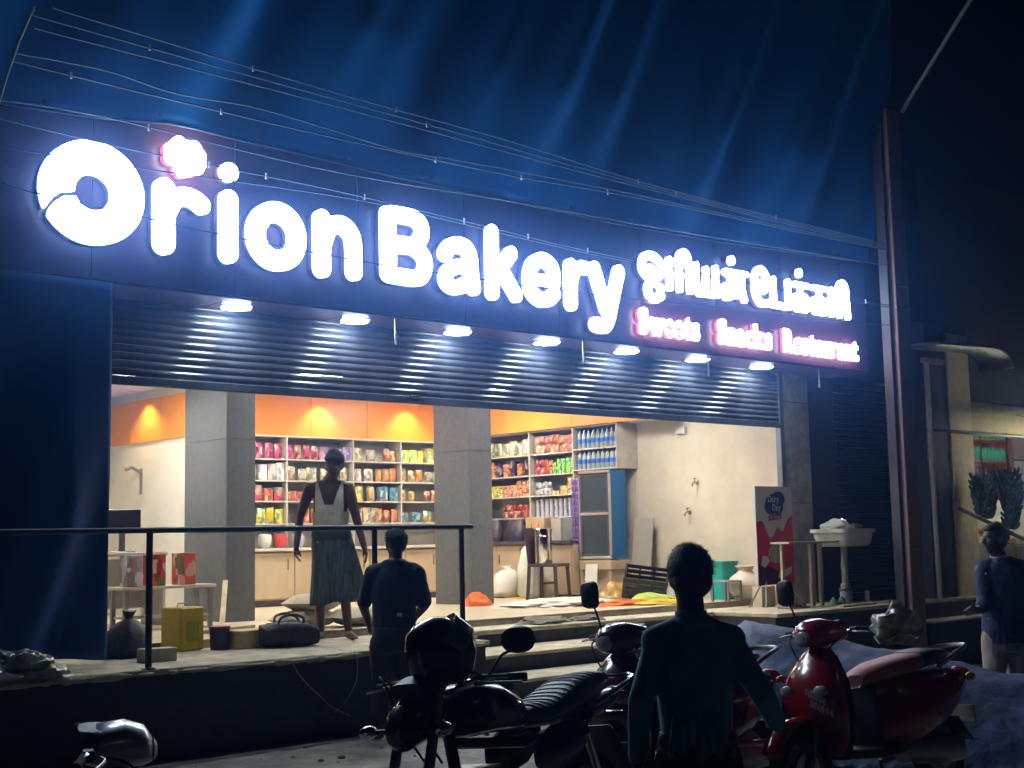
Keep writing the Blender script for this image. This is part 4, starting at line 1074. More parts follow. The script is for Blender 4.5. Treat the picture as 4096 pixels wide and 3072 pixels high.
# wall lamp arm on the white partition
wl = thing('wall_bracket', (7.499, 14.6, 2.35), 'small grey bracket arm on the white partition', 'bracket')
MB().tube([(0, 0, 0), (-.12, 0, .06), (-.2, 0, .03)], .02, 8).build('arm', m_stl, wl, True); MB().box((-.005, 0, -.1), (.012, .06, .3), 0, .003).build('back_plate', m_stl, wl)
# ---------------------------------------------------------------- two-wheelers
m_rub = mat('tyre rubber', (.018, .018, .02), .85, var=.15)
m_blkp = mat('black moulded plastic', (.018, .018, .022), .5, var=.1)
m_gblk = mat('gloss black paint', (.010, .011, .016), .24, var=.3, vscale=7, coat=.5)
m_chr = mat('chrome', (.75, .77, .8), .12, 1.0, var=0)
m_alloy = mat('cast alloy', (.35, .36, .38), .4, .8, var=.1)
m_seatb = mat('black ribbed seat vinyl', (.05, .06, .08), .42, var=.1, vscale=20, bump=.15, bscale=120)
m_red = mat('red scooter paint', (.38, .010, .018), .2, var=.0, coat=.8)
m_maroon = mat('maroon scooter paint', (.10, .008, .024), .2, var=.0, coat=.9)
m_silver = mat('silver blue scooter paint', (.55, .62, .74), .32, .3, var=.0, coat=.7)
m_amber = mat('amber lens', (.8, .28, .02), .2, var=0, trans=.3)
m_redl = mat('red lens', (.5, .01, .02), .2, var=0, trans=.2)
m_lens = mat('clear lamp lens', (.75, .8, .85), .08, var=0, trans=.4, spec=.7)
m_mir = mat('mirror glass', (.6, .65, .7), .05, 1.0, var=0)
m_plate = mat('grimy plate', (.28, .27, .24), .6)
def wheel(parent, x, r, w, name, rimr=None, spokes=5, steer=None):
    Mx = Matrix.Translation((x, 0, r)) @ Matrix.Rotation(PI / 2, 4, 'X')
    t = MB(); n = 32; rs = r - w * .5
    pts = []; vs = []; fs = []
    for k in range(n):
        a = 2 * PI * k / n
        for j in range(10):
            b = 2 * PI * j / 10
            rr = rs + w * .5 * math.cos(b)
            vs.append((x + rr * math.cos(a), w * .46 * math.sin(b), r + rr * math.sin(a)))
    for k in range(n):
        for j in range(10): fs.append((k * 10 + j, k * 10 + (j + 1) % 10, ((k + 1) % n) * 10 + (j + 1) % 10, ((k + 1) % n) * 10 + j))
    t.add(vs, fs); wl_ = t.build(name, m_rub, parent, True)
    ri = rs - w * .35
    q = MB().lathe([(ri, -w * .3), (ri - .012, -w * .25), (ri - .016, 0), (ri - .012, w * .25), (ri, w * .3), (ri + .006, 0), (ri, -w * .3)], n=32, M=Mx)
    for k in range(spokes):
        a = 2 * PI * k / spokes + .3
        q.bar((x, 0, r), (x + (ri - .01) * math.cos(a), 0, r + (ri - .01) * math.sin(a)), .03, .022, (0, 1, 0))
    q.lathe([(.0005, -.05), (.04, -.05), (.045, 0), (.04, .05), (.0005, .05)], n=16, M=Mx)
    q.build('rim', m_alloy, wl_, True)
    MB().lathe([(.03, -.052), (ri * .62, -.052), (ri * .62, -.048), (.03, -.048)], n=28, M=Matrix.Translation((x, 0, r)) @ Matrix.Rotation(PI / 2, 4, 'X')).build('brake_disc', m_chr, wl_, True)
    return wl_
def mirror(parent, base, head, yaw=0.0, m=m_blkp, size=(.075, .05), square=False):
    t = MB().tube(catmull([base, ((base[0] * .6 + head[0] * .4), base[1] * .5 + head[1] * .5, base[2] + (head[2] - base[2]) * .6), (head[0] + .01, head[1], head[2] - size[1] * .7)], 5), .006, 8)
    o = t.build('mirror', m_blkp, parent, True)
    e = 4 if square else 2.4
    MB().loft([((head[0] + .035, head[1], head[2]), (0, size[0] * .4, 0), (0, 0, size[1] * .4), e), ((head[0] + .02, head[1], head[2]), (0, size[0] * .9, 0), (0, 0, size[1] * .9), e), ((head[0] - .005, head[1], head[2]), (0, size[0], 0), (0, 0, size[1]), e)], 18).build('shell', m, o, True)
    MB().loft([((head[0] - .0055, head[1], head[2]), (0, size[0] * .92, 0), (0, 0, size[1] * .9), e), ((head[0] - .009, head[1], head[2]), (0, size[0] * .88, 0), (0, 0, size[1] * .86), e)], 18).build('glass', m_mir, o, True)
    return o
def handlebar(parent, x, z, w=.35, rise=.05, back=.10, lever=True):
    o = MB().tube(catmull([(x - back, -w, z), (x - back * .5, -w * .6, z + .01), (x, -.1, z - rise), (x, .1, z - rise), (x - back * .5, w * .6, z + .01), (x - back, w, z)], 5), .011, 8).build('handlebar', m_chr, parent, True)
    for s_ in (-1, 1):
        MB().tube([(x - back * .72, s_ * w * .68, z + .006), (x - back * 1.04, s_ * w * 1.03, z - .001)], [.017, .0175], 10).build('grip', m_rub, o, True)
        if lever: MB().tube(catmull([(x - back * .5 + .03, s_ * w * .6, z), (x - back * .6 + .06, s_ * w * .75, z - .005), (x - back + .05, s_ * w * 1.08, z - .015)], 4), .006, 6).build('lever', m_alloy, o, True)
        MB().box((x - back * .55, s_ * w * .58, z + .004), (.05, .06, .04), 0, .008).build('switch_pod', m_blkp, o)
    return o
def scooter(loc, heading, paint, seatm, label, seat2=None, guard=False, sticker=None, lean=R(4), mirrors=(1, 1), group='parked two-wheelers'):
    t = thing('scooter', loc, label, 'scooter', group, heading); t.rotation_euler = (lean, 0, heading)
    wheel(t, .63, .245, .10, 'front_wheel'); wheel(t, -.60, .235, .105, 'rear_wheel')
    for s_ in (-1, 1): MB().tube([(.63, s_ * .07, .245), (.47, s_ * .06, .66)], .018, 8).build('fork_leg', m_alloy, t, True)
    # mudguard
    mg = MB(); vs = []; fs = []
    for k in range(13):
        a = R(18 + k * 12)
        for j in range(7):
            b = R(-75 + j * 25); rr = .235 + .055 * math.cos(b)
            vs.append((.63 + (rr) * math.cos(a), .075 * math.sin(b), .245 + rr * math.sin(a)))
    for k in range(12):
        for j in range(6): fs.append((k * 7 + j, k * 7 + j + 1, (k + 1) * 7 + j + 1, (k + 1) * 7 + j))
    o = mg.add(vs, fs).build('front_mudguard', paint, t, True); o.modifiers.new('thickness', 'SOLIDIFY').thickness = .006
    # apron: outer shell and dark inner shield
    ap = MB().loft([((.36, 0, .30), (0, .10, 0), (.04, 0, 0), 2.6), ((.44, 0, .40), (0, .19, 0), (.075, 0, 0), 2.6), ((.47, 0, .52), (0, .225, 0), (.095, 0, 0), 2.5), ((.46, 0, .64), (0, .215, 0), (.10, 0, 0), 2.4),
               ((.425, 0, .76), (0, .175, 0), (.085, 0, 0), 2.2), ((.385, 0, .85), (0, .11, 0), (.06, 0, 0), 2.1), ((.37, 0, .885), (0, .07, 0), (.04, 0, 0), 2)], 26).build('front_apron', paint, t, True)
    MB().loft([((.335, 0, .31), (0, .12, 0), (.02, 0, 0), 3), ((.36, 0, .5), (0, .20, 0), (.03, 0, 0), 3), ((.355, 0, .7), (0, .17, 0), (.03, 0, 0), 3), ((.34, 0, .84), (0, .09, 0), (.03, 0, 0), 3)], 20).build('leg_shield', m_blkp, t, True)
    for s_ in (-1, 1):
        MB().ell((.545, s_ * .125, .66), (.02, .05, .03), 12, 8).build('front_indicator', m_lens, t, True)
    if sticker:
        for r_ in range(2):
            for k in range(6):
                yy = .035 + k * .022 + r_ * .035; zz = .655 - r_ * .05 - k * .010 - r_ * .012
                cx_, hw, hd = np.interp(zz, [.52, .64, .76], [.47, .46, .425]), np.interp(zz, [.52, .64, .76], [.225, .215, .175]), np.interp(zz, [.52, .64, .76], [.095, .10, .085])
                xx = cx_ + hd * max(0, 1 - (yy / hw) ** 2.4) ** (1 / 2.4)
                MB().box((0, 0, 0), (.012, .019, .036), R(20), .003).build('sticker_mark', sticker, ap).location = (xx, yy, zz)
    # handlebar cowl
    MB().loft([((.50, 0, .94), (0, .06, 0), (0, 0, .045), 2.2), ((.47, 0, .955), (0, .10, 0), (0, 0, .07), 2.3), ((.40, 0, .965), (0, .135, 0), (0, 0, .082), 2.4), ((.31, 0, .965), (0, .16, 0), (0, 0, .07), 2.4), ((.25, 0, .955), (0, .12, 0), (0, 0, .045), 2.3)], 24).build('handlebar_cowl', paint, t, True)
    MB().loft([((.506, 0, .94), (0, .055, 0), (0, 0, .04), 2.2), ((.518, 0, .938), (0, .035, 0), (0, 0, .025), 2.2)], 20).build('headlight', m_lens, t, True)
    MB().loft([((.33, 0, 1.022), (.055, 0, 0), (0, .105, 0), 3), ((.29, 0, 1.03), (.05, 0, 0), (0, .09, 0), 3)], 18).build('instrument_panel', m_blkp, t, True)
    MB().tube([(.43, 0, .72), (.37, 0, .93)], .035, 10).build('steering_neck', m_blkp, t, True)
    handlebar(t, .32, .965, .34, .02, .08)
    for s_, on in zip((-1, 1), mirrors):
        if on: mirror(t, (.30, s_ * .20, .98), (.27, s_ * .30, 1.20), 0, m_blkp, (.06, .075), True)
    for s_ in (-1, 1): MB().tube(catmull([(.29, s_ * .20, .965), (.40, s_ * .19, .94), (.45, s_ * .12, .86), (.44, s_ * .06, .76)], 5), .005, 6).build('brake_cable', m_rub, t, True)
    # floorboard, body, seat
    MB().loft([((.38, 0, .31), (0, .15, 0), (0, 0, .03), 5), ((.1, 0, .29), (0, .17, 0), (0, 0, .03), 5), ((-.1, 0, .30), (0, .15, 0), (0, 0, .035), 5)], 20).build('floorboard', m_blkp, t, True)
    MB().xloft([(.02, .46, .07, .18, 3), (-.04, .47, .13, .21, 3), (-.14, .48, .165, .215, 2.8), (-.32, .50, .195, .20, 2.6), (-.50, .53, .19, .175, 2.5), (-.68, .57, .155, .135, 2.3), (-.82, .61, .10, .085, 2.2), (-.90, .635, .05, .045, 2)], 28).build('rear_body', paint, t, True)
    MB().loft([((.03, 0, .30), (0, .11, 0), (.02, 0, 0), 4), ((.045, 0, .5), (0, .12, 0), (.02, 0, 0), 4), ((.05, 0, .64), (0, .10, 0), (.02, 0, 0), 4)], 18).build('front_panel', m_blkp, t, True)
    MB().xloft([(.09, .685, .06, .03, 2.4), (.05, .70, .10, .045, 2.6), (-.10, .725, .135, .055, 2.8), (-.28, .745, .15, .055, 2.8), (-.38, .755, .145, .055, 2.8)], 24).build('seat', seatm, t, True)
    MB().xloft([(-.381, .758, .144, .055, 2.8), (-.50, .775, .14, .055, 2.8), (-.66, .775, .125, .045, 2.6), (-.74, .765, .09, .03, 2.4)], 24).build('pillion_seat', seat2 or seatm, t, True)
    MB().tube(catmull([(-.48, -.165, .72), (-.68, -.16, .79), (-.86, -.10, .82), (-.90, 0, .825), (-.86, .10, .82), (-.68, .16, .79), (-.48, .165, .72)], 6), .014, 8).build('grab_rail', m_alloy, t, True)
    MB().ell((-.895, 0, .655), (.03, .085, .045), 16, 8).build('tail_light', m_redl, t, True)
    for s_ in (-1, 1): MB().ell((-.84, s_ * .125, .64), (.035, .03, .025), 12, 8).build('rear_indicator', m_amber, t, True)
    MB().loft([((-.74, 0, .42), (0, .07, 0), (.012, 0, 0), 4), ((-.88, 0, .27), (0, .065, 0), (.012, 0, 0), 4)], 14).build('rear_mudguard', m_blkp, t)
    MB().box((-.90, 0, .42), (.008, .17, .10), 0, .002).build('number_plate', mat('grimy plate', (.28, .27, .24), .6), t)
    MB().loft([((-.15, .09, .28), (0, .06, 0), (0, 0, .07), 3), ((-.45, .11, .26), (0, .06, 0), (0, 0, .085), 3), ((-.66, .11, .25), (0, .05, 0), (0, 0, .075), 3)], 16).build('engine_case', m_alloy, t, True)
    MB().tube([(-.25, -.13, .22), (-.45, -.15, .25), (-.85, -.16, .36)], [.03, .05, .055], 14).build('exhaust', m_blkp, t, True)
    for s_ in (-1, 1): MB().bar((-.2, s_ * .12, .22), (-.24, s_ * .17, .01), .02, .02).build('stand_leg', m_blkp, t)
    if guard:
        for s_ in (-1, 1):
            MB().tube(catmull([(.40, s_ * .16, .34), (.56, s_ * .24, .40), (.60, s_ * .26, .55), (.54, s_ * .25, .70), (.44, s_ * .17, .76)], 5), .011, 8).build('crash_guard', m_chr, t, True)
        MB().tube([(.60, -.25, .60), (.62, 0, .60), (.60, .25, .60)], .010, 8).build('guard_bar', m_chr, t, True)
        MB().tube([(.585, -.25, .67), (.60, 0, .68), (.585, .25, .67)], .010, 8).build('guard_bar', m_chr, t, True)
    return t
def motorcycle(loc, heading, label, lean=R(6)):
    t = thing('motorcycle', loc, label, 'motorcycle', 'parked two-wheelers', heading); t.rotation_euler = (lean, 0, heading)
    wheel(t, .67, .30, .09, 'front_wheel', spokes=6); wheel(t, -.60, .30, .10, 'rear_wheel', spokes=6)
    for s_ in (-1, 1):
        MB().tube([(.67, s_ * .085, .30), (.42, s_ * .085, .96)], [.024, .019], 10).build('fork_leg', m_alloy, t, True)
        MB().tube([(-.60, s_ * .12, .32), (-.48, s_ * .13, .66)], [.028, .022], 10).build('shock_absorber', m_chr, t, True)
    mg = MB(); vs = []; fs = []
    for k in range(12):
        a = R(35 + k * 11)
        for j in range(7):
            b = R(-75 + j * 25); rr = .30 + .04 * math.cos(b)
            vs.append((.67 + rr * math.cos(a), .065 * math.sin(b), .30 + rr * math.sin(a)))
    for k in range(11):
        for j in range(6): fs.append((k * 7 + j, k * 7 + j + 1, (k + 1) * 7 + j + 1, (k + 1) * 7 + j))
    o = mg.add(vs, fs).build('front_mudguard', m_gblk, t, True); o.modifiers.new('thickness', 'SOLIDIFY').thickness = .005
    MB().tube([(.43, 0, .95), (.30, 0, .80), (.25, 0, .45), (.05, 0, .28), (-.25, 0, .30)], .025, 8).build('frame', m_blkp, t, True)
    MB().tube([(.30, 0, .72), (-.2, 0, .66), (-.7, 0, .70)], .022, 8).build('backbone', m_blkp, t, True)
    # engine with fins
    en = MB().box((.08, 0, .38), (.34, .20, .20), 0, .03).build('engine', m_alloy, t)
    for k in range(6): MB().box((.17, 0, .50 + k * .022), (.16 - k * .004, .19, .010)).build('cooling_fin', m_alloy, en)
    MB().tube(catmull([(.24, -.06, .52), (.32, -.1, .38), (.2, -.14, .22), (-.2, -.15, .24), (-.5, -.16, .30)], 5), .022, 10).build('exhaust_pipe', m_chr, t, True)
    MB().tube([(-.35, -.16, .27), (-.45, -.165, .285), (-.92, -.18, .38)], [.03, .045, .045], 14).build('silencer', m_chr, t, True)
    # tank with graphic stripe, side panels
    tk = MB().xloft([(.34, .80, .05, .05, 2.4), (.30, .82, .10, .085, 2.5), (.20, .835, .135, .105, 2.6), (.06, .83, .145, .10, 2.6), (-.06, .80, .125, .08, 2.5), (-.15, .765, .08, .05, 2.4)], 28).build('fuel_tank', m_gblk, t, True)
    MB().lathe([(.035, 0), (.035, .012), (.025, .016), (.0005, .016)], (.14, 0, .936), 16).build('filler_cap', m_chr, tk, True)
    for s_ in (-1, 1):
        MB().xloft([(-.10, .62, .01, .05, 2.5), (-.22, .62, .02, .10, 2.6), (-.38, .64, .02, .085, 2.5), (-.50, .67, .01, .04, 2.4)], 16).build('side_panel', m_gblk, t, True).location = (0, s_ * .125, 0)
    # ribbed seat
    se = MB().xloft([(-.08, .76, .08, .03, 2.5), (-.14, .765, .115, .045, 2.7), (-.28, .765, .135, .05, 2.8), (-.40, .79, .135, .055, 2.8), (-.52, .825, .13, .06, 2.7), (-.66, .845, .12, .055, 2.6), (-.78, .85, .09, .04, 2.4), (-.82, .85, .06, .025, 2.2)], 28).build('seat', m_seatb, t, True)
    for k in range(15):
        x = -.17 - k * .042; zc = np.interp(-x, [.14, .28, .40, .52, .66, .78], [.765, .765, .79, .825, .845, .85]); hh = np.interp(-x, [.14, .28, .40, .52, .66, .78], [.045, .05, .055, .06, .055, .04]); ww = np.interp(-x, [.14, .28, .4, .52, .66, .78], [.115, .135, .135, .13, .12, .09])
        P = [(x - .02 * math.sin(a), ww * .98 * math.copysign(abs(math.cos(a)) ** .72, math.cos(a)), zc + (hh + .002) * abs(math.sin(a)) ** .72) for a in np.linspace(.25, PI - .25, 11)]
        MB().tube(P, .008, 6).build('seat_rib', m_seatb, se, True)
    MB().xloft([(-.62, .735, .09, .05, 2.4), (-.80, .765, .08, .05, 2.4), (-.96, .79, .05, .03, 2.2)], 18).build('tail_cowl', m_gblk, t, True)
    MB().tube(catmull([(-.55, -.15, .77), (-.8, -.15, .83), (-.98, -.09, .86), (-.99, 0, .86), (-.98, .09, .86), (-.8, .15, .83), (-.55, .15, .77)], 6), .012, 8).build('grab_rail', m_chr, t, True)
    MB().ell((-.965, 0, .775), (.025, .06, .03), 14, 8).build('tail_light', m_redl, t, True)
    MB().loft([((-.78, 0, .66), (0, .07, 0), (.015, 0, 0), 4), ((-.97, 0, .42), (0, .065, 0), (.012, 0, 0), 4)], 14).build('rear_mudguard', m_blkp, t)
    # headlamp cowl and instruments
    MB().loft([((.60, 0, .80), (0, .05, 0), (0, 0, .055), 2.4), ((.575, 0, .805), (0, .075, 0), (0, 0, .08), 2.5), ((.51, 0, .83), (0, .085, 0), (0, 0, .09), 2.5), ((.43, 0, .88), (0, .07, 0), (0, 0, .06), 2.4)], 24).build('headlamp_cowl', m_gblk, t, True)
    MB().loft([((.602, 0, .795), (0, .055, 0), (0, 0, .05), 2.4), ((.615, 0, .793), (0, .035, 0), (0, 0, .03), 2.2)], 20).build('headlight', m_gl, t, True)
    MB().loft([((.52, 0, .94), (0, .085, 0), (.01, 0, .03), 3), ((.44, 0, .955), (0, .095, 0), (.01, 0, .04), 3)], 18).build('instrument_panel', m_blkp, t, True)
    for s_ in (-1, 1):
        for x, z, nm in ((.55, .80, 'front_indicator'), (-.88, .70, 'rear_indicator')):
            o = MB().tube([(x, s_ * .08, z), (x, s_ * .15, z)], .010, 8).build(nm, m_blkp, t, True)
            MB().ell((x, s_ * .185, z), (.032, .04, .026), 14, 8).build('lens', m_chr, o, True)
    handlebar(t, .40, .95, .36, .03, .14)
    mirror(t, (.32, .24, .96), (.24, .34, 1.09), 0, m_blkp, (.075, .052))
    for s_ in (-1, 1):
        MB().tube([(.0, s_ * .10, .30), (.0, s_ * .22, .30)], .014, 8).build('footrest', m_rub, t, True)
        MB().tube(catmull([(.30, s_ * .24, .95), (.44, s_ * .20, 1.0), (.52, s_ * .10, .96), (.50, s_ * .05, .80), (.40, s_ * .04, .66)], 5), .005, 6).build('brake_cable', m_rub, t, True)
    MB().bar((-.05, .12, .28), (-.12, .26, .01), .02, .02).build('side_stand', m_blkp, t)
    MB().box((-.98, 0, .50), (.008, .18, .12), 0, .002).build('number_plate', MATS['grimy plate'], t)
    return t
bike = motorcycle((3.76, 4.16, gz(3.76, 4.16)), math.atan2(-.31, -1.44), 'black motorcycle with a ribbed seat parked beside the steps, a helmet on its handlebar')
sc2 = scooter((5.75, 4.98, gz(5.75, 4.98)), R(181), m_maroon, m_seatb, 'maroon scooter with a chrome crash guard, mostly hidden behind the boy', guard=True, mirrors=(1, 0))
sc3 = scooter((6.70, 4.36, gz(6.70, 4.36)), R(174), m_red, mat('faded red seat vinyl', (.60, .17, .17), .5, var=.1), 'red scooter with a faded red seat and black pillion seat beside the blue heap', seat2=m_seatb, sticker=mat('silver sticker', (.6, .62, .65), .35, .3, var=.2), lean=R(5), mirrors=(1, 0))
sc3.scale = (.95, .97, .99)
sc4 = scooter((1.82, 4.44, gz(1.82, 4.44)), R(-25), m_silver, m_seatb, 'silver blue scooter parked nearest the blue curtain, cut off by the picture edge', mirrors=(0, 0))
sc4.scale = (.9, .9, .9)
# helmets on the motorcycle
def helmet(loc, rz, label, visor_up):
    t = thing('helmet', loc, label, 'helmet', None, rz)
    mb = MB(); mb.loft([((0, 0, -.11), (.10, 0, 0), (0, .085, 0), 2.2), ((.0, 0, -.07), (.125, 0, 0), (0, .105, 0), 2.2), ((0, 0, 0), (.14, 0, 0), (0, .118, 0), 2.2), ((-.005, 0, .06), (.13, 0, 0), (0, .11, 0), 2.2), ((-.01, 0, .10), (.095, 0, 0), (0, .082, 0), 2.1), ((-.01, 0, .13), (.03, 0, 0), (0, .03, 0), 2)], 28)
    mb.build('shell', m_gblk, t, True)
    vs = []; fs = []
    tilt = R(-52) if visor_up else R(0)
    for j in range(8):
        for i in range(15):
            a = R(-78 + i * 156 / 14); z = -.045 + j * .013
            p = Matrix.Rotation(tilt, 3, 'Y') @ Vector((.148 * math.cos(a), .126 * math.sin(a), z))
            vs.append(tuple(p))
    for j in range(7):
        for i in range(14): fs.append((j * 15 + i, j * 15 + i + 1, (j + 1) * 15 + i + 1, (j + 1) * 15 + i))
    o = MB().add(vs, fs).build('visor', mat('smoked visor', (.35, .37, .42), .1, var=0, trans=.5) if visor_up else m_gl, t, True); o.modifiers.new('thickness', 'SOLIDIFY').thickness = .003
    MB().tube([(.06, -.1, -.1), (.02, -.05, -.16), (.02, .05, -.16), (.06, .1, -.1)], .006, 6).build('chin_strap', m_rub, t, True)
    return t
helmet((3.37, 4.11, 1.075), R(-25), 'black helmet with its clear visor tipped up, resting on the motorcycle handlebar', True)
# polythene bag on the red scooter's handlebar
m_poly = mat('pale polythene bag', (.80, .78, .66), .3, var=.2, vscale=12, trans=.2)
mb = MB()
mb.loft([((0, 0, 0), (.012, 0, 0), (0, .012, 0), 2), ((.0, .0, -.03), (.03, 0, 0), (0, .03, 0), 2.2)] + [((.01 * math.sin(k), .02 * math.cos(k * 2), -.03 - k * .017), (np.interp(k, [0, 3, 8, 11], [.03, .11, .13, .08]), 0, 0), (0, np.interp(k, [0, 3, 8, 11], [.03, .07, .085, .05]), 0), 2.3) for k in range(1, 12)], 40)
o = mb.build('polythene_bag', m_poly, None, True); o.location = (6.36, 3.98, 1.13); o.rotation_euler = (0, 0, R(-30))
for v in o.data.vertices: v.co += Vector((noise.noise(v.co * 22), noise.noise(v.co * 22 + Vector((5, 0, 0))), noise.noise(v.co * 20 + Vector((0, 7, 0))))) * .035
tag(o, 'crumpled pale polythene bag hanging on the red scooter handlebar', 'bag')

# ---------------------------------------------------------------- heap under a blue tarpaulin
m_tarp2 = mat('dusty blue tarpaulin', (.045, .075, .19), .6, var=.45, vscale=5, bump=.5, bscale=16, grime=(.04, .05, .08))
def heapz(x, y):
    a = x * math.cos(YAW) - y * math.sin(YAW); b = x * math.sin(YAW) + y * math.cos(YAW)
    r_ = np.interp(a, [.95, 1.3, 1.72, 2.3, 3.0, 4.0, 5.0, 6.2], [0, .52, .86, .74, .60, .45, .32, 0])
    bc = 10.35 - .32 * (a - 1.7); q = (b - bc) / (1.25 if b > bc else 1.35)
    return max(0.0, r_ * (1 - min(1, abs(q)) ** 1.6))
hx = np.arange(6.6, 12.3, .05); hy = np.arange(2.0, 7.95, .05); vs = []
for y in hy:
    for x in hx:
        z = heapz(x, y)
        cr = .05 * noise.noise((x * 1.9, y * 1.9, 2)) + .03 * noise.noise((x * 4.5, y * 3, 7)) + .02 * abs(noise.noise((x * 9, y * 9, 1)))
        vs.append((x, y, gz(x, y) + z + (cr if z > .03 else abs(cr) * .25) + .014))
n_ = len(hx)
hm_ = MB(); ff = []
for j in range(len(hy) - 1):
    for i in range(n_ - 1):
        if max(heapz(hx[i], hy[j]), heapz(hx[i + 1], hy[j + 1]), heapz(hx[i], hy[j + 1])) > .02 + .03 * noise.noise((hx[i] * 2.2, hy[j] * 2.2, 5)): ff.append((j * n_ + i, j * n_ + i + 1, (j + 1) * n_ + i + 1, (j + 1) * n_ + i))
use = sorted({k for f_ in ff for k in f_}); ix = {k: i for i, k in enumerate(use)}
hm_.v = [vs[k] for k in use]; hm_.f = [tuple(ix[k] for k in f_) for f_ in ff]
o = hm_.build('covered_heap', m_tarp2, None, True, False); o.modifiers.new('thickness', 'SOLIDIFY').thickness = .004
tag(o, 'building sand heap under a dusty blue tarpaulin in front of the veranda', 'heap')
# blue sheet lying flat on the ground at the near side
vs = []; fs = []; sx_ = np.arange(0, 1.8, .05); sy_ = np.arange(0, .9, .05); n_ = len(sx_)
for y in sy_:
    for x in sx_:
        a_ = -2.75 + x * 1.05; b_ = 8.0 + y * 1.1 + .12 * noise.noise((x * 3, y * 2, 8)); xx = a_ * math.cos(YAW) + b_ * math.sin(YAW); yy = -a_ * math.sin(YAW) + b_ * math.cos(YAW)
        vs.append((xx, yy, gz(xx, yy) + .02 + .035 * abs(noise.noise((x * 4, y * 5, 4))) + .015 * noise.noise((x * 11, y * 9, 2))))
for j in range(len(sy_) - 1):
    for i in range(n_ - 1): fs.append((j * n_ + i, j * n_ + i + 1, (j + 1) * n_ + i + 1, (j + 1) * n_ + i))
o = MB().add(vs, fs).build('ground_sheet', m_tarp2, None, True, False); o.modifiers.new('thickness', 'SOLIDIFY').thickness = .003
tag(o, 'crumpled blue plastic sheet lying on the dirt before the motorcycle', 'plastic sheet')
# ---------------------------------------------------------------- people
m_skin = mat('dark brown skin', (.105, .052, .032), .5, var=.1, vscale=9)
m_hair = mat('black hair', (.010, .009, .010), .5, var=.3, vscale=40, bump=.5, bscale=90)
def V3(p): return Vector(p)
def hand(mb, wrist, d, side, palm_n, curl=.5, s=1.0):
    """palm and five fingers; d points down the hand, palm_n out of the palm"""
    d = Vector(d).normalized(); pn = Vector(palm_n); pn = (pn - d * pn.dot(d)).normalized(); lat = d.cross(pn).normalized() * side
    w = Vector(wrist)
    mb.cap(w, w + d * .03 * s, .024 * s, .026 * s, 10)
    for k, (o, L, r) in enumerate(((-.028, .068, .0085), (-.009, .078, .0092), (.011, .073, .009), (.03, .058, .008))):
        b = w + d * .075 * s + lat * o * s
        mb.cap(w + d * .02 * s + lat * o * .6 * s, b, .014 * s, .0115 * s, 8)
        a = curl * (.6 + .15 * k); p = b; dir_ = d.copy()
        for q, f in enumerate((.45, .32, .25)):
            dir_ = (dir_ * math.cos(a * .7) + pn * math.sin(a * .7)).normalized(); e = p + dir_ * L * f * s
            mb.cap(p, e, r * s, r * .9 * s, 8); p = e
            d2 = dir_
    tb = w + d * .022 * s - lat * .03 * s; td = (d * .75 - lat * .6 + pn * .25).normalized()
    e = tb + td * .04 * s; mb.cap(tb, e, .013 * s, .011 * s, 8); mb.cap(e, e + (td * .8 + d * .3).normalized() * .03 * s, .0105 * s, .009 * s, 8)
def head(mb, c, fwd, s=1.0):
    """c: centre of skull; fwd: facing direction"""
    c = Vector(c); f = Vector(fwd).normalized(); u = Vector((0, 0, 1)); u = (u - f * u.dot(f)).normalized(); l = u.cross(f)
    M = Matrix((f, l, u)).transposed().to_4x4()
    def P(a, b, z): return c + f * a * s + l * b * s + u * z * s
    mb.ell(P(-.012, 0, .02), (.098 * s, .076 * s, .092 * s), 18, 12, M)
    mb.ell(P(.02, 0, -.045), (.07 * s, .06 * s, .075 * s), 16, 10, M)
    mb.ell(P(.048, 0, -.095), (.036 * s, .036 * s, .028 * s), 12, 8, M)       # chin
    mb.ell(P(.078, 0, .02), (.016 * s, .05 * s, .014 * s), 12, 8, M)          # brow
    mb.cap(P(.085, 0, .005), P(.105, 0, -.028), .009 * s, .014 * s, 8)        # nose
    mb.ell(P(.095, 0, -.036), (.014 * s, .019 * s, .009 * s), 10, 6, M)
    mb.ell(P(.082, 0, -.062), (.012 * s, .027 * s, .008 * s), 10, 6, M)       # lips
    mb.ell(P(.08, 0, -.073), (.011 * s, .022 * s, .008 * s), 10, 6, M)
    for q in (-1, 1):
        mb.ell(P(.055, q * .045, -.02), (.03 * s, .025 * s, .025 * s), 10, 6, M)   # cheek
        mb.ell(P(-.01, q * .079, -.01), (.02 * s, .010 * s, .032 * s), 10, 8, M)   # ear
    return P, M
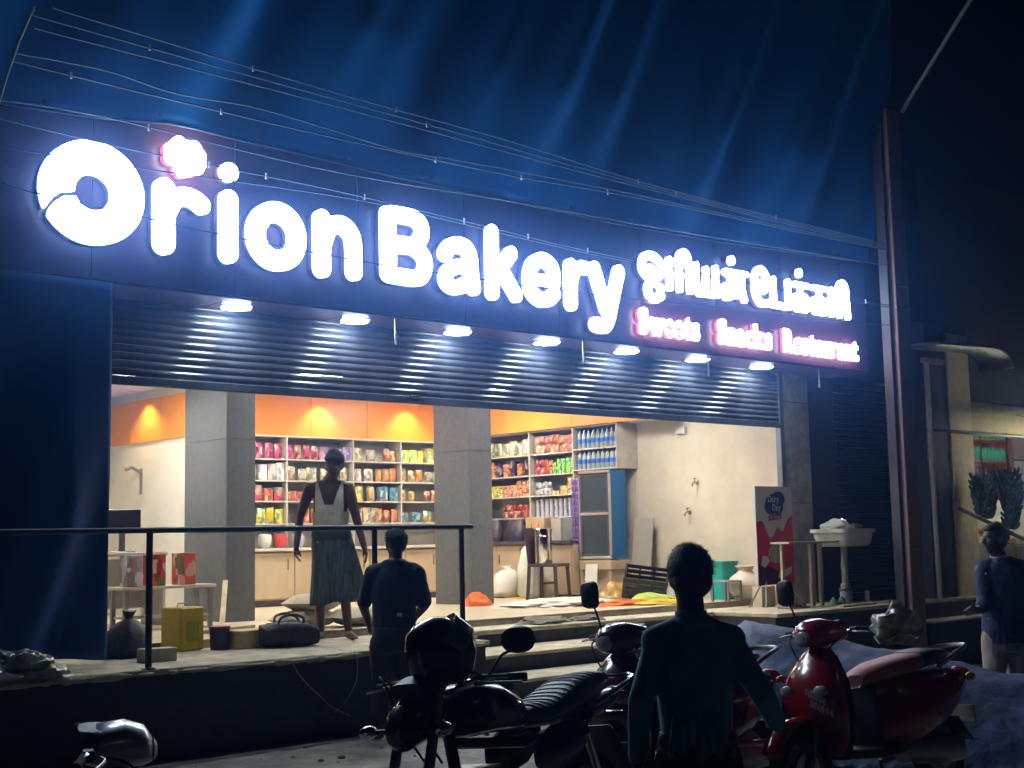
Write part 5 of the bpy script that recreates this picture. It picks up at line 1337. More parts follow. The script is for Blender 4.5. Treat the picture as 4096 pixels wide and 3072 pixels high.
def hairdo(P, M, parent, s=1.0, tuft=0, seed=0):
    mb = MB(); rnd = random.Random(seed)
    mb.ell(P(-.024, 0, .034), (.097 * s, .083 * s, .089 * s), 20, 14, M)
    mb.ell(P(-.05, 0, -.02), (.064 * s, .075 * s, .068 * s), 16, 12, M)
    mb.ell(P(.028, 0, .08), (.058 * s, .064 * s, .034 * s), 16, 10, M)
    o = remesh(mb, 'hair', m_hair, parent, .006, 2)
    st_ = MB()
    for k in range(1500):
        a = rnd.uniform(0, 2 * PI); e = rnd.uniform(-.55, 1.5)
        d = Vector((math.cos(a) * math.cos(e), math.sin(a) * math.cos(e), math.sin(e)))
        if d.x > .35 and d.z < .62 or d.z < -.3 and d.x > -.3: continue
        b = Vector((d.x * .095 - .024, d.y * .081, d.z * .087 + .034))
        sw = Vector((-.35 + rnd.uniform(-.5, .5), .35 + rnd.uniform(-.6, .6), -.25 + rnd.uniform(-.3, .3))); sw -= d * sw.dot(d)
        L_ = rnd.uniform(.018, .044); m_ = b + sw.normalized() * L_ * .5 + d * .011; t = b + sw.normalized() * L_ + d * rnd.uniform(.004, .024)
        sd = d.cross(sw).normalized() * .0016
        p0, p1, p2 = P(*(b - sd)), P(*(b + sd)), P(*(m_ + sd)); p3 = P(*(m_ - sd)); p4 = P(*t)
        st_.add([tuple(p0), tuple(p1), tuple(p2), tuple(p3), tuple(p4)], [(0, 1, 2, 3), (3, 2, 4)])
    for k in range(tuft * 4):
        y = -.07 - rnd.uniform(0, .012); z = .06 - rnd.uniform(0, .06)
        b = Vector((-.02 + rnd.uniform(-.03, .03), y, z)); t = b + Vector((rnd.uniform(-.02, .02), -rnd.uniform(.02, .045), rnd.uniform(-.005, .02))); sd = Vector((0, 0, .002))
        st_.add([tuple(P(*(b - sd))), tuple(P(*(b + sd))), tuple(P(*t))], [(0, 1, 2)])
    q = st_.build('hair_strands', m_hair, o, False, False); q['kind'] = 'stuff'
    return o
def wrinkle(o, amp=.006, f=9.0, seed=0.0):
    me = o.data; nr = [v.normal.copy() for v in me.vertices]
    for v, n in zip(me.vertices, nr):
        p = v.co
        q = Vector((p.x * f, p.y * f, p.z * f * .55 + .35 * math.sin(p.x * 14 + seed)))
        w = (1 - 2.2 * abs(noise.noise(q + Vector((seed, 0, 0))))) * .65 + .35 * (1 - 2.2 * abs(noise.noise(q * 2.1 + Vector((0, seed, 0)))))
        v.co = p + n * (amp * w)
def eyes(P, M, parent, s=1.0):
    for q in (-1, 1):
        MB().ell(P(.083, q * .03, .004), (.007 * s, .012 * s, .007 * s), 10, 6, M).build('eye', mat('eye white', (.5, .48, .45), .2, var=0), parent, True)
        MB().ell(P(.0885, q * .03, .004), (.003 * s, .006 * s, .0055 * s), 8, 6, M).build('iris', mat('dark iris', (.01, .008, .006), .1, var=0), parent, True)
        MB().ell(P(.09, q * .03, .024), (.006 * s, .018 * s, .004 * s), 10, 6, M).build('eyebrow', m_hair, parent, True)
def person(name, loc, label, build):
    t = thing('person', loc, label, 'person')
    build(t); return t
def limb(mb, pts, rs):
    for (a, b), (ra, rb) in zip(zip(pts[:-1], pts[1:]), zip(rs[:-1], rs[1:])): mb.cap(a, b, ra, rb)
def torso(mb, hip, chest, neck, rx_h=.15, rx_c=.17, d=.1, lat=Vector((1, 0, 0)), fw=Vector((0, 1, 0))):
    pass

# camera directions on the ground: R_ = to the right in the picture, F_ = away from the camera
R_ = Vector((math.cos(YAW), -math.sin(YAW), 0)); F_ = Vector((math.sin(YAW), math.cos(YAW), 0))
def loc3(o, a, b, z): return R_ * a + F_ * b + Vector((0, 0, z))   # a right, b away, relative to the thing
def tor(mb, base, top, wb, wt, db, dt, e=2.3, n=6, z2=None):
    secs = []
    base = Vector(base); top = Vector(top)
    for i in range(n):
        t = i / (n - 1); c = base.lerp(top, t); w = wb + (wt - wb) * t; d = db + (dt - db) * t
        secs.append((c, R_ * w, F_ * d, e))
    mb.loft(secs, 20)

def trunk(mb, L, dx, hem, sh, W, D, neck=.06, grow=0.0, shx=.16, b0=0.0):
    g = grow
    S = [(hem, W * .93, D), (hem + (sh - hem) * .3, W * .90, D * .98), (hem + (sh - hem) * .65, W, D), (sh - .07, W * .97, D * .95), (sh - .01, W * .80, D * .82), (sh + .035, W * .52, D * .68), (sh + .065, neck + .01, neck + .01), (sh + .085, neck, neck)]
    mb.loft([(L(dx, b0, z), R_ * (w + g), F_ * (d + g), 2.25) for z, w, d in S], 24)
    for q in (-1, 1): mb.cap(L(dx + q * .05, b0, sh + .028), L(dx + q * shx, b0, sh - .012), .042 + g, .05 + g)
# ---- the man in vest and lungi on the veranda
def man1(t):
    L = lambda a, b, z: loc3(t, a, b, z)
    mb = MB()
    fw = (-F_ * .75 - R_ * .35 + Vector((0, 0, -.35)))
    hc = L(.055, -.08, 1.555)
    P, M = head(mb, hc, fw, .95)
    mb.cap(hc + Vector((0, 0, -.06)), L(.0, 0, 1.40), .052, .062)
    trunk(mb, L, .01, .86, 1.36, .155, .095)
    limb(mb, [L(-.175, 0, 1.345), L(-.27, .05, 1.10), L(-.285, -.08, .83)], [.055, .042, .028])
    limb(mb, [L(.175, 0, 1.345), L(.245, .0, 1.07), L(.315, -.05, .82)], [.055, .042, .028])
    hand(mb, L(-.285, -.08, .83), L(.0, -.25, -1), 1, L(1, -.3, 0), .7); hand(mb, L(.315, -.05, .82), L(.3, -.1, -1), -1, L(-1, -.3, 0), .4)
    limb(mb, [L(-.08, 0, .86), L(-.09, -.03, .46), L(-.085, .02, .09)], [.085, .055, .036])
    limb(mb, [L(.09, 0, .86), L(.13, -.02, .46), L(.16, .03, .09)], [.085, .055, .036])
    for a, dx in ((-.085, -.03), (.16, .07)):
        mb.cap(L(a, .04, .04), L(a + dx, -.15, .028), .036, .03); 
        for k in range(5): mb.cap(L(a + dx - .03 + k * .015, -.15, .024), L(a + dx - .032 + k * .017, -.185, .018), .013, .010, 8)
    remesh(mb, 'body', m_skin, t, .0085, 2)
    hairdo(P, M, t, .95, 0, 3); eyes(P, M, t, .95)
    v = MB(); trunk(v, L, .01, .80, 1.36, .155, .097, .06, .012, .13)
    vo_ = remesh(v, 'vest', mat('off white cotton vest', (.62, .60, .50), .85, var=.15, vscale=10, bump=.3, bscale=30), t, .009, 2)
    wrinkle(vo_, .006, 10, 2.3)
    bm2 = bmesh.new(); bm2.from_mesh(vo_.data)
    def cut(p):
        a_ = p.dot(R_) - .01; b_ = p.dot(F_); z_ = p.z
        if z_ > 1.395 - .25 * max(0, abs(a_) - .05) and abs(a_) < .085: return True
        if b_ < .03 and z_ > 1.20 and abs(a_) < .035 + .05 * (z_ - 1.20) / .15: return True
        return z_ > 1.13 and abs(a_) > .132 + .02 * max(0, 1.25 - z_)
    bmesh.ops.delete(bm2, geom=[q for q in bm2.verts if cut(q.co)], context='VERTS'); bm2.to_mesh(vo_.data); bm2.free()
    # lungi: pleated wrap
    vs = []; fs = []; N = 72; K = 16
    for j in range(K + 1):
        q = j / K; z = .94 - q * .60
        for i in range(N):
            a = 2 * PI * i / N
            w = .158 + .055 * q; d = .118 + .055 * q
            f = 1 + (.03 + .10 * q) * (math.sin(a * 9 + 1.5 * math.sin(a * 2)) + .5 * math.sin(a * 17 + 2 * q))
            sl = .30 * q * max(0, math.cos(a - .3)) * .6
            vs.append(tuple(L(.02 + .045 * q + w * f * math.cos(a) + sl * .3, d * f * math.sin(a) - .02 * q, z - .04 * q * math.cos(a + 2.6) - .015 * q * math.sin(a * 5))))
    for j in range(K):
        for i in range(N): fs.append((j * N + i, j * N + (i + 1) % N, (j + 1) * N + (i + 1) % N, (j + 1) * N + i))
    o = MB().add(vs, fs).build('lungi', mat('blue green checked lungi', (.06, .088, .095), .85, var=.5, vscale=8, stretch=(6, 6, .4)), t, True, False); o.modifiers.new('thickness', 'SOLIDIFY').thickness = .006
    w_ = MB(); w_.loft([(L(.02, 0, .87), R_ * .172, F_ * .13, 2.3), (L(.02, 0, .92), R_ * .182, F_ * .138, 2.3), (L(.02, 0, .975), R_ * .170, F_ * .126, 2.3)], 28); w_.build('waist_fold', mat('dark lungi fold', (.035, .05, .06), .85), t, True)
person('person', (7.07, 10.18, PF), 'person in an off white vest and blue green lungi standing on the veranda', man1)

# ---- the figure leaning at the veranda edge, seen from behind
def man2(t):
    L = lambda a, b, z: loc3(t, a, b, z)
    mb = MB()
    hc = L(.02, .05, 1.47); P, M = head(mb, hc, F_ * .9 - R_ * .35 + Vector((0, 0, -.2)), .95)
    mb.cap(hc + Vector((0, 0, -.06)), L(.02, .01, 1.31), .052, .06)
    trunk(mb, L, .01, .78, 1.265, .15, .095)
    limb(mb, [L(-.16, .02, 1.245), L(-.235, .06, 1.01), L(-.215, .24, .86)], [.055, .042, .028])
    limb(mb, [L(.195, .02, 1.245), L(.235, .06, 1.0), L(.15, .25, .90)], [.055, .042, .028])
    hand(mb, L(-.215, .24, .86), L(.1, .7, -.6), 1, L(1, .0, -.3), .6); hand(mb, L(.15, .25, .90), L(-.3, .7, -.6), -1, L(-1, 0, -.3), .6)
    limb(mb, [L(-.08, 0, .80), L(-.10, .04, .44), L(-.11, .0, .09)], [.085, .055, .036]); limb(mb, [L(.08, 0, .80), L(.09, .06, .44), L(.09, .02, .09)], [.085, .055, .036])
    for a, dx in ((-.11, -.14), (.09, .02)):
        mb.cap(L(a, -.02, .04), L(a + dx, .10, .028), .036, .03)
        for k in range(5): mb.cap(L(a + dx - .03 + k * .015, .10, .024), L(a + dx - .04 + k * .016, .14, .018), .013, .010, 8)
    remesh(mb, 'body', m_skin, t, .0085, 2); hairdo(P, M, t, .95, 0, 5); eyes(P, M, t, .95)
    s_ = MB(); trunk(s_, L, .01, .70, 1.265, .158, .10, .06, .016)
    limb(s_, [L(-.15, .01, 1.245), L(-.228, .055, 1.04)], [.066, .058]); limb(s_, [L(.18, .01, 1.245), L(.232, .055, 1.03)], [.066, .058])
    wrinkle(remesh(s_, 'shirt', mat('dark navy shirt', (.018, .03, .06), .8, var=.25, vscale=10, bump=.35, bscale=22), t, .011, 3), .008, 10, 1.3)
    MB().box((0, 0, 0), (.05, .004, .025), 0, .002).build('back_print', m_white, t).location = L(.06, -.125, .94)
    t_ = MB(); tor(t_, L(0, -.01, .66), L(0, -.02, .84), .155, .15, .112, .108)
    limb(t_, [L(-.08, 0, .72), L(-.10, .04, .44), L(-.11, .0, .16)], [.098, .075, .06]); limb(t_, [L(.08, 0, .72), L(.09, .06, .44), L(.09, .02, .12)], [.098, .075, .06])
    wrinkle(remesh(t_, 'trousers', mat('dark grey trousers', (.03, .032, .042), .8, var=.2), t, .012, 3), .008, 10, 6.3)
    MB().bar(L(-.175, .03, .70), L(-.168, .03, .56), .03, .02).build('red_tag', mat('red tag', (.6, .06, .05), .6, var=0), t)
person('person', (6.42, 8.40, gz(6.42, 8.4)), 'person in a dark navy shirt seen from behind, leaning at the veranda edge', man2)

# ---- the boy in the foreground, seen from behind
def boy(t):
    L = lambda a, b, z: loc3(t, a, b, z)
    mb = MB()
    hc = L(-.01, .03, 1.335); P, M = head(mb, hc, F_ - R_ * .12 + Vector((0, 0, -.15)), .98)
    mb.cap(hc + Vector((0, 0, -.06)), L(-.01, .0, 1.16), .054, .058)
    trunk(mb, L, -.005, .68, 1.10, .125, .08, .055, 0, .14)
    limb(mb, [L(-.155, .0, 1.075), L(-.225, -.03, .86), L(-.235, .05, .61)], [.05, .04, .027])
    limb(mb, [L(.148, .0, 1.075), L(.255, -.02, .88), L(.335, .12, .745)], [.05, .04, .027])
    hand(mb, L(-.235, .05, .61), L(.05, .1, -1), 1, L(1, .2, 0), .6, .92); hand(mb, L(.335, .12, .745), L(.4, .8, -.2), -1, L(0, 0, -1), .5, .92)
    limb(mb, [L(-.08, 0, .70), L(-.09, .02, .38), L(-.09, .0, .08)], [.08, .05, .034]); limb(mb, [L(.08, 0, .70), L(.09, .03, .38), L(.1, .02, .08)], [.08, .05, .034])
    for a in (-.09, .1):
        mb.cap(L(a, -.02, .036), L(a, .12, .026), .033, .028)
        for k in range(5): mb.cap(L(a - .03 + k * .015, .12, .022), L(a - .032 + k * .016, .16, .017), .012, .010, 8)
    remesh(mb, 'body', m_skin, t, .0085, 2); hairdo(P, M, t, 1.11, 12, 8); eyes(P, M, t, .98)
    s_ = MB(); trunk(s_, L, -.005, .60, 1.10, .140, .092, .057, .012, .145)
    limb(s_, [L(-.145, .0, 1.078), L(-.225, -.03, .86), L(-.235, .045, .64)], [.056, .047, .038]); limb(s_, [L(.14, .0, 1.078), L(.255, -.02, .88), L(.33, .11, .75)], [.056, .047, .038])
    # creases
    for k in range(7): s_.cap(L(-.12 + k * .04, -.105, .66 + .03 * (k % 3)), L(-.10 + k * .03, -.10, .80 + .02 * (k % 2)), .012, .009, 6)
    wrinkle(remesh(s_, 'shirt', mat('teal full sleeve shirt', (.05, .25, .29), .75, var=.15, vscale=8, bump=.35, bscale=20, sheen=.2), t, .009, 2), .0045, 10, 4.3)
    c_ = MB(); c_.loft([(L(-.01, .0, 1.16), R_ * .072, F_ * .066, 2.2), (L(-.01, .0, 1.19), R_ * .066, F_ * .062, 2.2), (L(-.01, .005, 1.205), R_ * .062, F_ * .06, 2.2)], 22); c_.build('collar', MATS['teal full sleeve shirt'], t, True)
    t_ = MB(); tor(t_, L(0, 0, .56), L(0, 0, .70), .148, .14, .11, .10)
    limb(t_, [L(-.08, 0, .62), L(-.09, .02, .38), L(-.09, .0, .12)], [.092, .07, .058]); limb(t_, [L(.08, 0, .62), L(.09, .03, .38), L(.1, .02, .12)], [.092, .07, .058])
    wrinkle(remesh(t_, 'trousers', mat('dark plum trousers', (.03, .018, .028), .8, var=.2), t, .011, 3), .008, 10, 5.3)
person('person', (4.21, 3.55, gz(4.21, 3.55)), 'child in a teal long sleeved shirt seen from behind among the parked scooters', boy)

# ---- the man in navy shirt by the fruit stall
def man4(t):
    L = lambda a, b, z: loc3(t, a, b, z)
    mb = MB()
    hc = L(-.02, -.02, 1.50); P, M = head(mb, hc, -R_ * .95 - F_ * .25, 1.0)
    mb.cap(hc + Vector((0, 0, -.06)), L(.03, 0, 1.32), .056, .064)
    trunk(mb, L, .04, .78, 1.265, .16, .105)
    limb(mb, [L(-.14, -.02, 1.24), L(-.15, -.10, 1.0), L(-.24, -.2, .93)], [.056, .044, .03]); limb(mb, [L(.24, 0, 1.24), L(.30, .05, 1.0), L(.27, -.05, .76)], [.056, .044, .03])
    hand(mb, L(-.24, -.2, .93), L(-1, -.3, .3), 1, L(.3, -.5, -.6), .7); hand(mb, L(.27, -.05, .76), L(0, -.1, -1), -1, L(-1, 0, 0), .5)
    limb(mb, [L(-.06, 0, .78), L(-.08, -.03, .44), L(-.10, .02, .09)], [.09, .06, .04]); limb(mb, [L(.12, 0, .78), L(.13, -.02, .44), L(.13, .03, .09)], [.09, .06, .04])
    for a in (-.10, .13): mb.cap(L(a + .02, .02, .045), L(a - .14, -.03, .03), .04, .033)
    remesh(mb, 'body', m_skin, t, .0085, 2); hairdo(P, M, t, 1.0, 0, 12); eyes(P, M, t, 1.0)
    MB().ell(P(.094, 0, -.052), (.008, .026, .006), 10, 6, M).build('moustache', m_hair, t, True)
    s_ = MB(); trunk(s_, L, .04, .66, 1.265, .185, .128, .062, .016)
    limb(s_, [L(-.12, -.02, 1.23), L(-.15, -.10, 1.0), L(-.19, -.15, .96)], [.075, .062, .055]); limb(s_, [L(.22, 0, 1.23), L(.295, .045, 1.02)], [.075, .066])
    m_nv = mat('navy cotton shirt', (.020, .036, .105), .75, var=.2, vscale=9, bump=.35, bscale=22)
    wrinkle(remesh(s_, 'shirt', m_nv, t, .011, 3), .008, 10, 6.3)
    for z in (1.22, 1.1, .98, .86): MB().ell(L(-.14, -.13, z), .008, 8, 6).build('button', m_white, t, True)
    c_ = MB(); c_.loft([(L(.03, 0, 1.315), R_ * .078, F_ * .076, 2.2), (L(.02, 0, 1.36), R_ * .068, F_ * .066, 2.2)], 20); c_.build('collar', m_white, t, True)
    t_ = MB(); tor(t_, L(.03, 0, .60), L(.03, 0, .80), .16, .155, .125, .12)
    limb(t_, [L(-.05, 0, .70), L(-.08, -.03, .44), L(-.10, .02, .10)], [.11, .085, .075]); limb(t_, [L(.12, 0, .70), L(.13, -.02, .44), L(.13, .03, .10)], [.11, .085, .075])
    wrinkle(remesh(t_, 'trousers', mat('beige trousers', (.34, .29, .22), .8, var=.15), t, .012, 3), .008, 10, 1.3)
person('person', (10.48, 5.60, gz(10.48, 5.60)), 'person in a navy shirt and beige trousers looking aside near the fruit stall', man4)

# ---------------------------------------------------------------- sink, plank table, banner on the veranda
m_cer = mat('white ceramic', (.72, .72, .66), .25, var=.06)
sk = thing('wash_basin', (14.1, 9.5, PF), 'white ceramic wash basin on a pipe pedestal at the veranda end', 'wash basin')
MB().loft([((0, 0, .685), (.27, 0, 0), (0, .20, 0), 6), ((0, 0, .72), (.30, 0, 0), (0, .23, 0), 6), ((0, 0, .845), (.335, 0, 0), (0, .255, 0), 6), ((0, 0, .85), (.36, 0, 0), (0, .275, 0), 6), ((0, 0, .895), (.365, 0, 0), (0, .28, 0), 6), ((0, 0, .895), (.31, 0, 0), (0, .22, 0), 5), ((0, 0, .80), (.22, 0, 0), (0, .14, 0), 4)], 32).build('bowl', m_cer, sk, True)
MB().lathe([(.075, 0), (.075, .16), (.06, .18), (.06, .23), (.04, .25), (.04, .70)], n=18).build('pedestal_pipe', mat('grey waste pipe', (.34, .37, .40), .5, var=.1), sk, True)
MB().lathe([(.08, .158), (.085, .17), (.08, .185)], n=18).build('pipe_collar', mat('dark pipe collar', (.12, .13, .14), .5), sk, True)
MB().tube(catmull([(-.03, 0, .62), (-.1, -.05, .58), (-.14, -.05, .46), (-.12, -.05, .38), (-.1, -.04, .42)], 5), .008, 8).build('supply_hose', m_cer, sk, True)
MB().tube([(.05, .12, .89), (.05, .12, .99), (.05, .04, 1.02), (.05, -.01, .99)], .013, 10).build('faucet', m_chr, sk, True)
heap('wrapping_sheet', (13.98, 9.5, PF + .896), (.20, .13, .11), mat('white wrapping', (.7, .7, .64), .4, var=.1), 'white wrapping bundled on top of the wash basin', 'wrapping', 21)
ub = thing('plastic_bottle', (14.30, 9.50, PF + .896), 'small clear plastic bottle lying on the basin rim', 'bottle'); MB().lathe([(.03, 0), (.032, .02), (.032, .12), (.012, .16), (.012, .18), (.0005, .181)], n=12, M=Matrix.Translation((0, 0, .033)) @ Matrix.Rotation(PI / 2, 4, 'Y')).build('body', m_pet, ub, True); MB().lathe([(.014, .178), (.014, .195), (.0005, .196)], n=10, M=Matrix.Translation((0, 0, .033)) @ Matrix.Rotation(PI / 2, 4, 'Y')).build('cap', m_cer, ub, True)
tb = thing('plank_table', (13.25, 9.45, PF), 'narrow plank on wooden legs beside the wash basin', 'table')
MB().box((0, 0, .745), (1.0, .26, .025), 0, .003).build('table_top', m_wd, tb)
for x in (.18, .36): MB().box((x, .06, .365), (.05, .04, .73)).build('leg', m_wd, tb)
MB().box((-.35, .08, .365), (.04, .03, .73)).build('leg', m_wd, tb)
# banner stand: printed panel
bn = thing('banner_stand', (13.16, 9.83, PF), 'upright red and white ice cream banner standing before the grey pillar', 'banner', rz=R(0))
BW, BH = .70, 1.15; BZ = .26
MB().box((0, 0, BZ + BH / 2), (BW, .05, BH), 0, .004).build('panel', mat('banner red', (.62, .02, .045), .4, var=.06), bn)
def flat(loops, z, m, name, y=-.0262, d=.0008): return link(name, shape_mesh(loops, d, name, m), bn, (0, y, z))
m_bw = mat('banner white', (.62, .63, .62), .4, var=.05); m_bn = mat('banner navy', (.02, .03, .16), .4, var=0); m_bch = mat('banner chocolate', (.05, .015, .03), .4, var=0)
drip = [(-.348, .0), (-.348, -.42), (-.28, -.40), (-.22, -.43), (-.16, -.54), (-.10, -.60), (-.04, -.58), (.02, -.50), (.07, -.48), (.12, -.53), (.17, -.50), (.22, -.42), (.28, -.37), (.348, -.33), (.348, .0)]
drip = drip[:1] + [(p.x, p.z) for p in catmull([(x, 0, z) for x, z in drip[1:-1]], 5)] + drip[-1:]
flat([[(x, z) for x, z in reversed(drip)]], BZ + BH - .002, m_bw, 'white_drip')
flat(field([], (-.3, .3, -.25, .25), .008, discs=[(0, .0, .17, .115), (-.07, -.04, .12, .09), (.08, .05, .13, .09), (.06, -.05, .11, .08)]), BZ + BH - .20, m_bn, 'logo_patch', -.0275)
flat([[(-.12, -.03), (.13, -.01), (.13, .055), (-.12, .04)]], BZ + BH - .375, mat('banner tag red', (.45, .05, .05), .4, var=0), 'logo_tag', -.0275)
word('Dairy', -.12, .09, BZ + BH - .185, .11, -.0290, .0008, m_bw, bn, .002, 'logo_letter', .05)
word('Day', -.04, .12, BZ + BH - .285, .11, -.0290, .0008, m_bw, bn, .002, 'logo_letter', .05)
word('ICE CREAM', -.10, .11, BZ + BH - .378, .04, -.0290, .0006, m_bw, bn, 0, 'tag_letter', .05)
word('GOODNESS', -.17, .15, BZ + .50, .055, -.0275, .0006, mat('banner pale red', (.55, .12, .14), .4, var=0), bn, 0, 'slogan_letter', .06)
flat([[(-.349, 0), (.05, 0), (.12, .10), (.02, .16), (-.15, .22), (-.349, .26)]], BZ + .001, m_bch, 'chocolate_pool', -.0268)
flat(field([], (-.2, .2, -.2, .2), .008, discs=[(0, 0, .15, .11), (.05, .05, .10, .09)]), BZ + .36, mat('banner ice cream', (.42, .42, .36), .45, var=.4, vscale=18), 'ice_cream_bowl', -.0280)
flat([[(-.30, -.03), (-.22, -.06), (-.13, .02), (-.17, .07), (-.26, .08)]], BZ + .26, m_bw, 'label_scrap', -.0280)
flat([[(.02, -.03), (.10, -.05), (.28, .02), (.30, .10), (.16, .06), (.05, .04)]], BZ + .11, m_bw, 'label_scrap', -.0280)
MB().box((-.355, 0, BZ + BH / 2), (.012, .05, BH), 0, .002).build('edge_strip', m_bw, bn)
for x in (-.3, .3): MB().bar((x * .6, 0, BZ + .1), (x * 1.2, -.12, .01), .015, .015).build('leg', m_stl, bn); MB().bar((x * .6, 0.01, BZ + .1), (x * 1.2, .12, .01), .015, .015).build('leg', m_stl, bn)
o = MB().box((0, 0, .12), (.26, .14, .24), 0, .004).build('cream_carton', mat('cream carton', (.66, .58, .40), .7)); o.location = (13.12, 9.98, PF); tag(o, 'cream carton tucked under the banner stand', 'carton')
tr_ = thing('tumbler_tray', (12.98, 9.45, PF), 'clear plastic box of tumblers on the floor before the banner', 'tumbler box')
MB().box((0, 0, .012), (.36, .2, .02), 0, .004).build('tray', mat('pinkish clear plastic', (.5, .38, .36), .2, var=.1, trans=.3), tr_)
for i in range(5):
    for j in range(2): MB().lathe([(.025, 0), (.032, .10), (.034, .10), (.027, .004)], (-.13 + i * .066, -.04 + j * .08, .022), 12).build('tumbler', MATS['pinkish clear plastic'], tr_, True)
for i, x in enumerate((13.62, 13.78)):
    heap('mint_scrap', (x, 9.35, PF), (.05, .04, .09), mat('mint paper', (.30, .62, .42), .6, var=.1), ['mint green paper scrap at the plank table leg', 'mint green paper scrap near the basin pedestal'][i], 'paper scrap', 30 + i)
o = MB().box((0, 0, .012), (.75, .10, .024), 0, .003).build('loose_batten', m_wd); o.location = (13.75, 9.12, PF); o.rotation_euler = (0, 0, R(3)); tag(o, 'loose batten lying along the veranda edge by the basin', 'batten')
o = MB().lathe([(.03, 0), (.03, .14), (.02, .15), (.0005, .15)], n=12).build('pipe_stub', m_cer, None, True); o.location = (14.32, 9.35, PF); tag(o, 'short pale pipe stub standing behind the wash basin', 'pipe stub')

# ---------------------------------------------------------------- neighbour: fruit stall
nb = thing('fruit_shop', (18, 10, 0), 'dim neighbouring fruit shop with a cream pillar and a lit doorway', 'building')
def nbp(name, x0, x1, y0, y1, z0, z1, m, bev=0.0): return slab(name, x0 - 18, x1 - 18, y0 - 10, y1 - 10, z0, z1, m, nb, bev)
m_ylw2 = mat('yellowish plaster', (.55, .50, .34), .8, var=.15)
nbp('dark_wall', 16.32, 16.90, 9.62, 9.9, -.6, 4.3, m_dark)
nbp('cream_pillar', 16.92, 17.50, 9.60, 9.95, .5, 4.2, m_ylw2)
nbp('shutter_box', 17.51, 26, 9.62, 9.9, 2.84, 3.28, mat('ribbed shutter box', (.34, .30, .18), .6, var=.2), .01)
for k in range(5): nbp('box_rib', 17.52, 26, 9.61, 9.619, 2.86 + k * .085, 2.90 + k * .085, MATS['ribbed shutter box'])
nbp('upper_wall', 16.5, 26, 9.65, 9.95, 3.29, 6.5, mat('darkened render', (.012, .012, .014), .9, var=.2))  # night dark put into the wall colour, so the bulbs hardly show
nbp('shop_back', 17.0, 27, 13.0, 13.1, .5, 3.6, mat('peach plaster', (.62, .40, .28), .8, var=.1))
nbp('shop_side', 26.5, 26.6, 9.96, 12.99, .5, 3.6, m_ylw2)
nbp('shop_ceiling', 16.92, 26.49, 9.96, 12.99, 3.5, 3.6, m_white)
nbp('side_inner', 17.0, 17.1, 9.96, 12.99, .5, 3.49, m_ylw2)
nbp('platform', 15.0, 26.5, 9.30, 13.0, -.6, .575, m_riser); nbp('platform_top', 14.98, 26.5, 9.28, 13.0, .576, .60, m_conc)
nbp('step', 15.02, 22, 8.92, 9.27, -.6, .37, m_riser); nbp('step_top', 15.0, 22, 8.90, 9.27, .371, .39, m_conc)
# awning
aw = thing('awning', (17.1, 9.45, 3.95), 'dark curved sheet awning over the neighbouring step', 'awning')
vs = []; fs = []
ax = [(-1.35, -.03), (-.6, -.01), (0, .02), (.35, .02), (.55, -.02), (.68, -.10), (.76, -.22)]
for y in (-.35, 0, .15):
    for (x, z) in catmull([(a, 0, b) for a, b in ax], 4) and [(p.x, p.z) for p in catmull([(a, 0, b) for a, b in ax], 4)]: vs.append((x, y, z))
n_ = len(vs) // 3
for j in range(2):
    for i in range(n_ - 1): fs.append((j * n_ + i, j * n_ + i + 1, (j + 1) * n_ + i + 1, (j + 1) * n_ + i))
o = MB().add(vs, fs).build('sheet', mat('grey roofing sheet', (.20, .22, .24), .5, .4, var=.2), aw, True, False); o.modifiers.new('thickness', 'SOLIDIFY').thickness = .03
pp = thing('support_pole', (15.97, 9.34, .60), 'thin pale pole standing between the brown post and the fruit shop', 'pole')
MB().tube([(0, 0, 0), (-.02, 0, 1.5), (-.03, 0, 3.12)], .035, 10).build('shaft', mat('pale painted pipe', (.42, .42, .38), .6, var=.2), pp, True)
MB().box((.05, -.05, 3.10), (.5, .08, .07), 0, .01).build('head_bracket', mat('rusty bracket', (.28, .22, .2), .7, var=.2), pp)
# lit interior
m_gl2 = mat('lit stall tube', (1, 1, 1), .4, var=0, emit=(1.0, .90, .62), estr=80.0)
t = thing('stall_tube_light', (22.0, 11.2, 3.49), 'lit tube lamp on the fruit shop ceiling', 'tube lamp')
MB().box((0, 0, -.015), (1.2, .06, .03), 0, .004).build('batten', m_white, t); MB().tube([(-.57, 0, -.05), (.57, 0, -.05)], .016, 10).build('tube', m_gl2, t, True)
m_blb = mat('lit stall bulb', (1, 1, 1), .4, var=0, emit=(1.0, .90, .62), estr=115.0)
for i, (x, y, z) in enumerate(((18.8, 8.95, 2.5), (21.2, 8.9, 2.5))):
    t = thing('stall_bulb', (x, y, z), ['lit bulb hung before the fruit counter nearest the cream pillar', 'lit bulb hung at the far end of the fruit counter'][i], 'bulb', 'bulbs of the fruit stall')
    MB().ell((0, 0, 0), (.055, .055, .07), 14, 10).build('glass', m_blb, t, True); MB().tube([(0, 0, .06), (0, 0, .13)], .02, 8).build('socket', m_blkp, t, True); MB().tube([(0, 0, .13), (0, .5, .6), (0, 1.0, .75)], .005, 6).build('flex', m_blkp, t, True)
rk = thing('drink_rack', (23.75, 12.8, .60), 'orange brown wall rack of green and dark bottles in the fruit shop', 'rack')
m_obr = mat('orange brown laminate', (.42, .12, .05), .5, var=.1)
MB().box((0, .17, 1.3), (1.5, .02, 2.6)).build('back', m_obr, rk)
for x in (-.75, .72): MB().box((x, 0, 1.3), (.09, .34, 2.6)).build('upright', m_obr, rk)
for z in (.9, 1.35, 1.75, 2.15, 2.55): MB().box((-.015, 0, z), (1.36, .32, .03)).build('shelf', m_obr, rk)
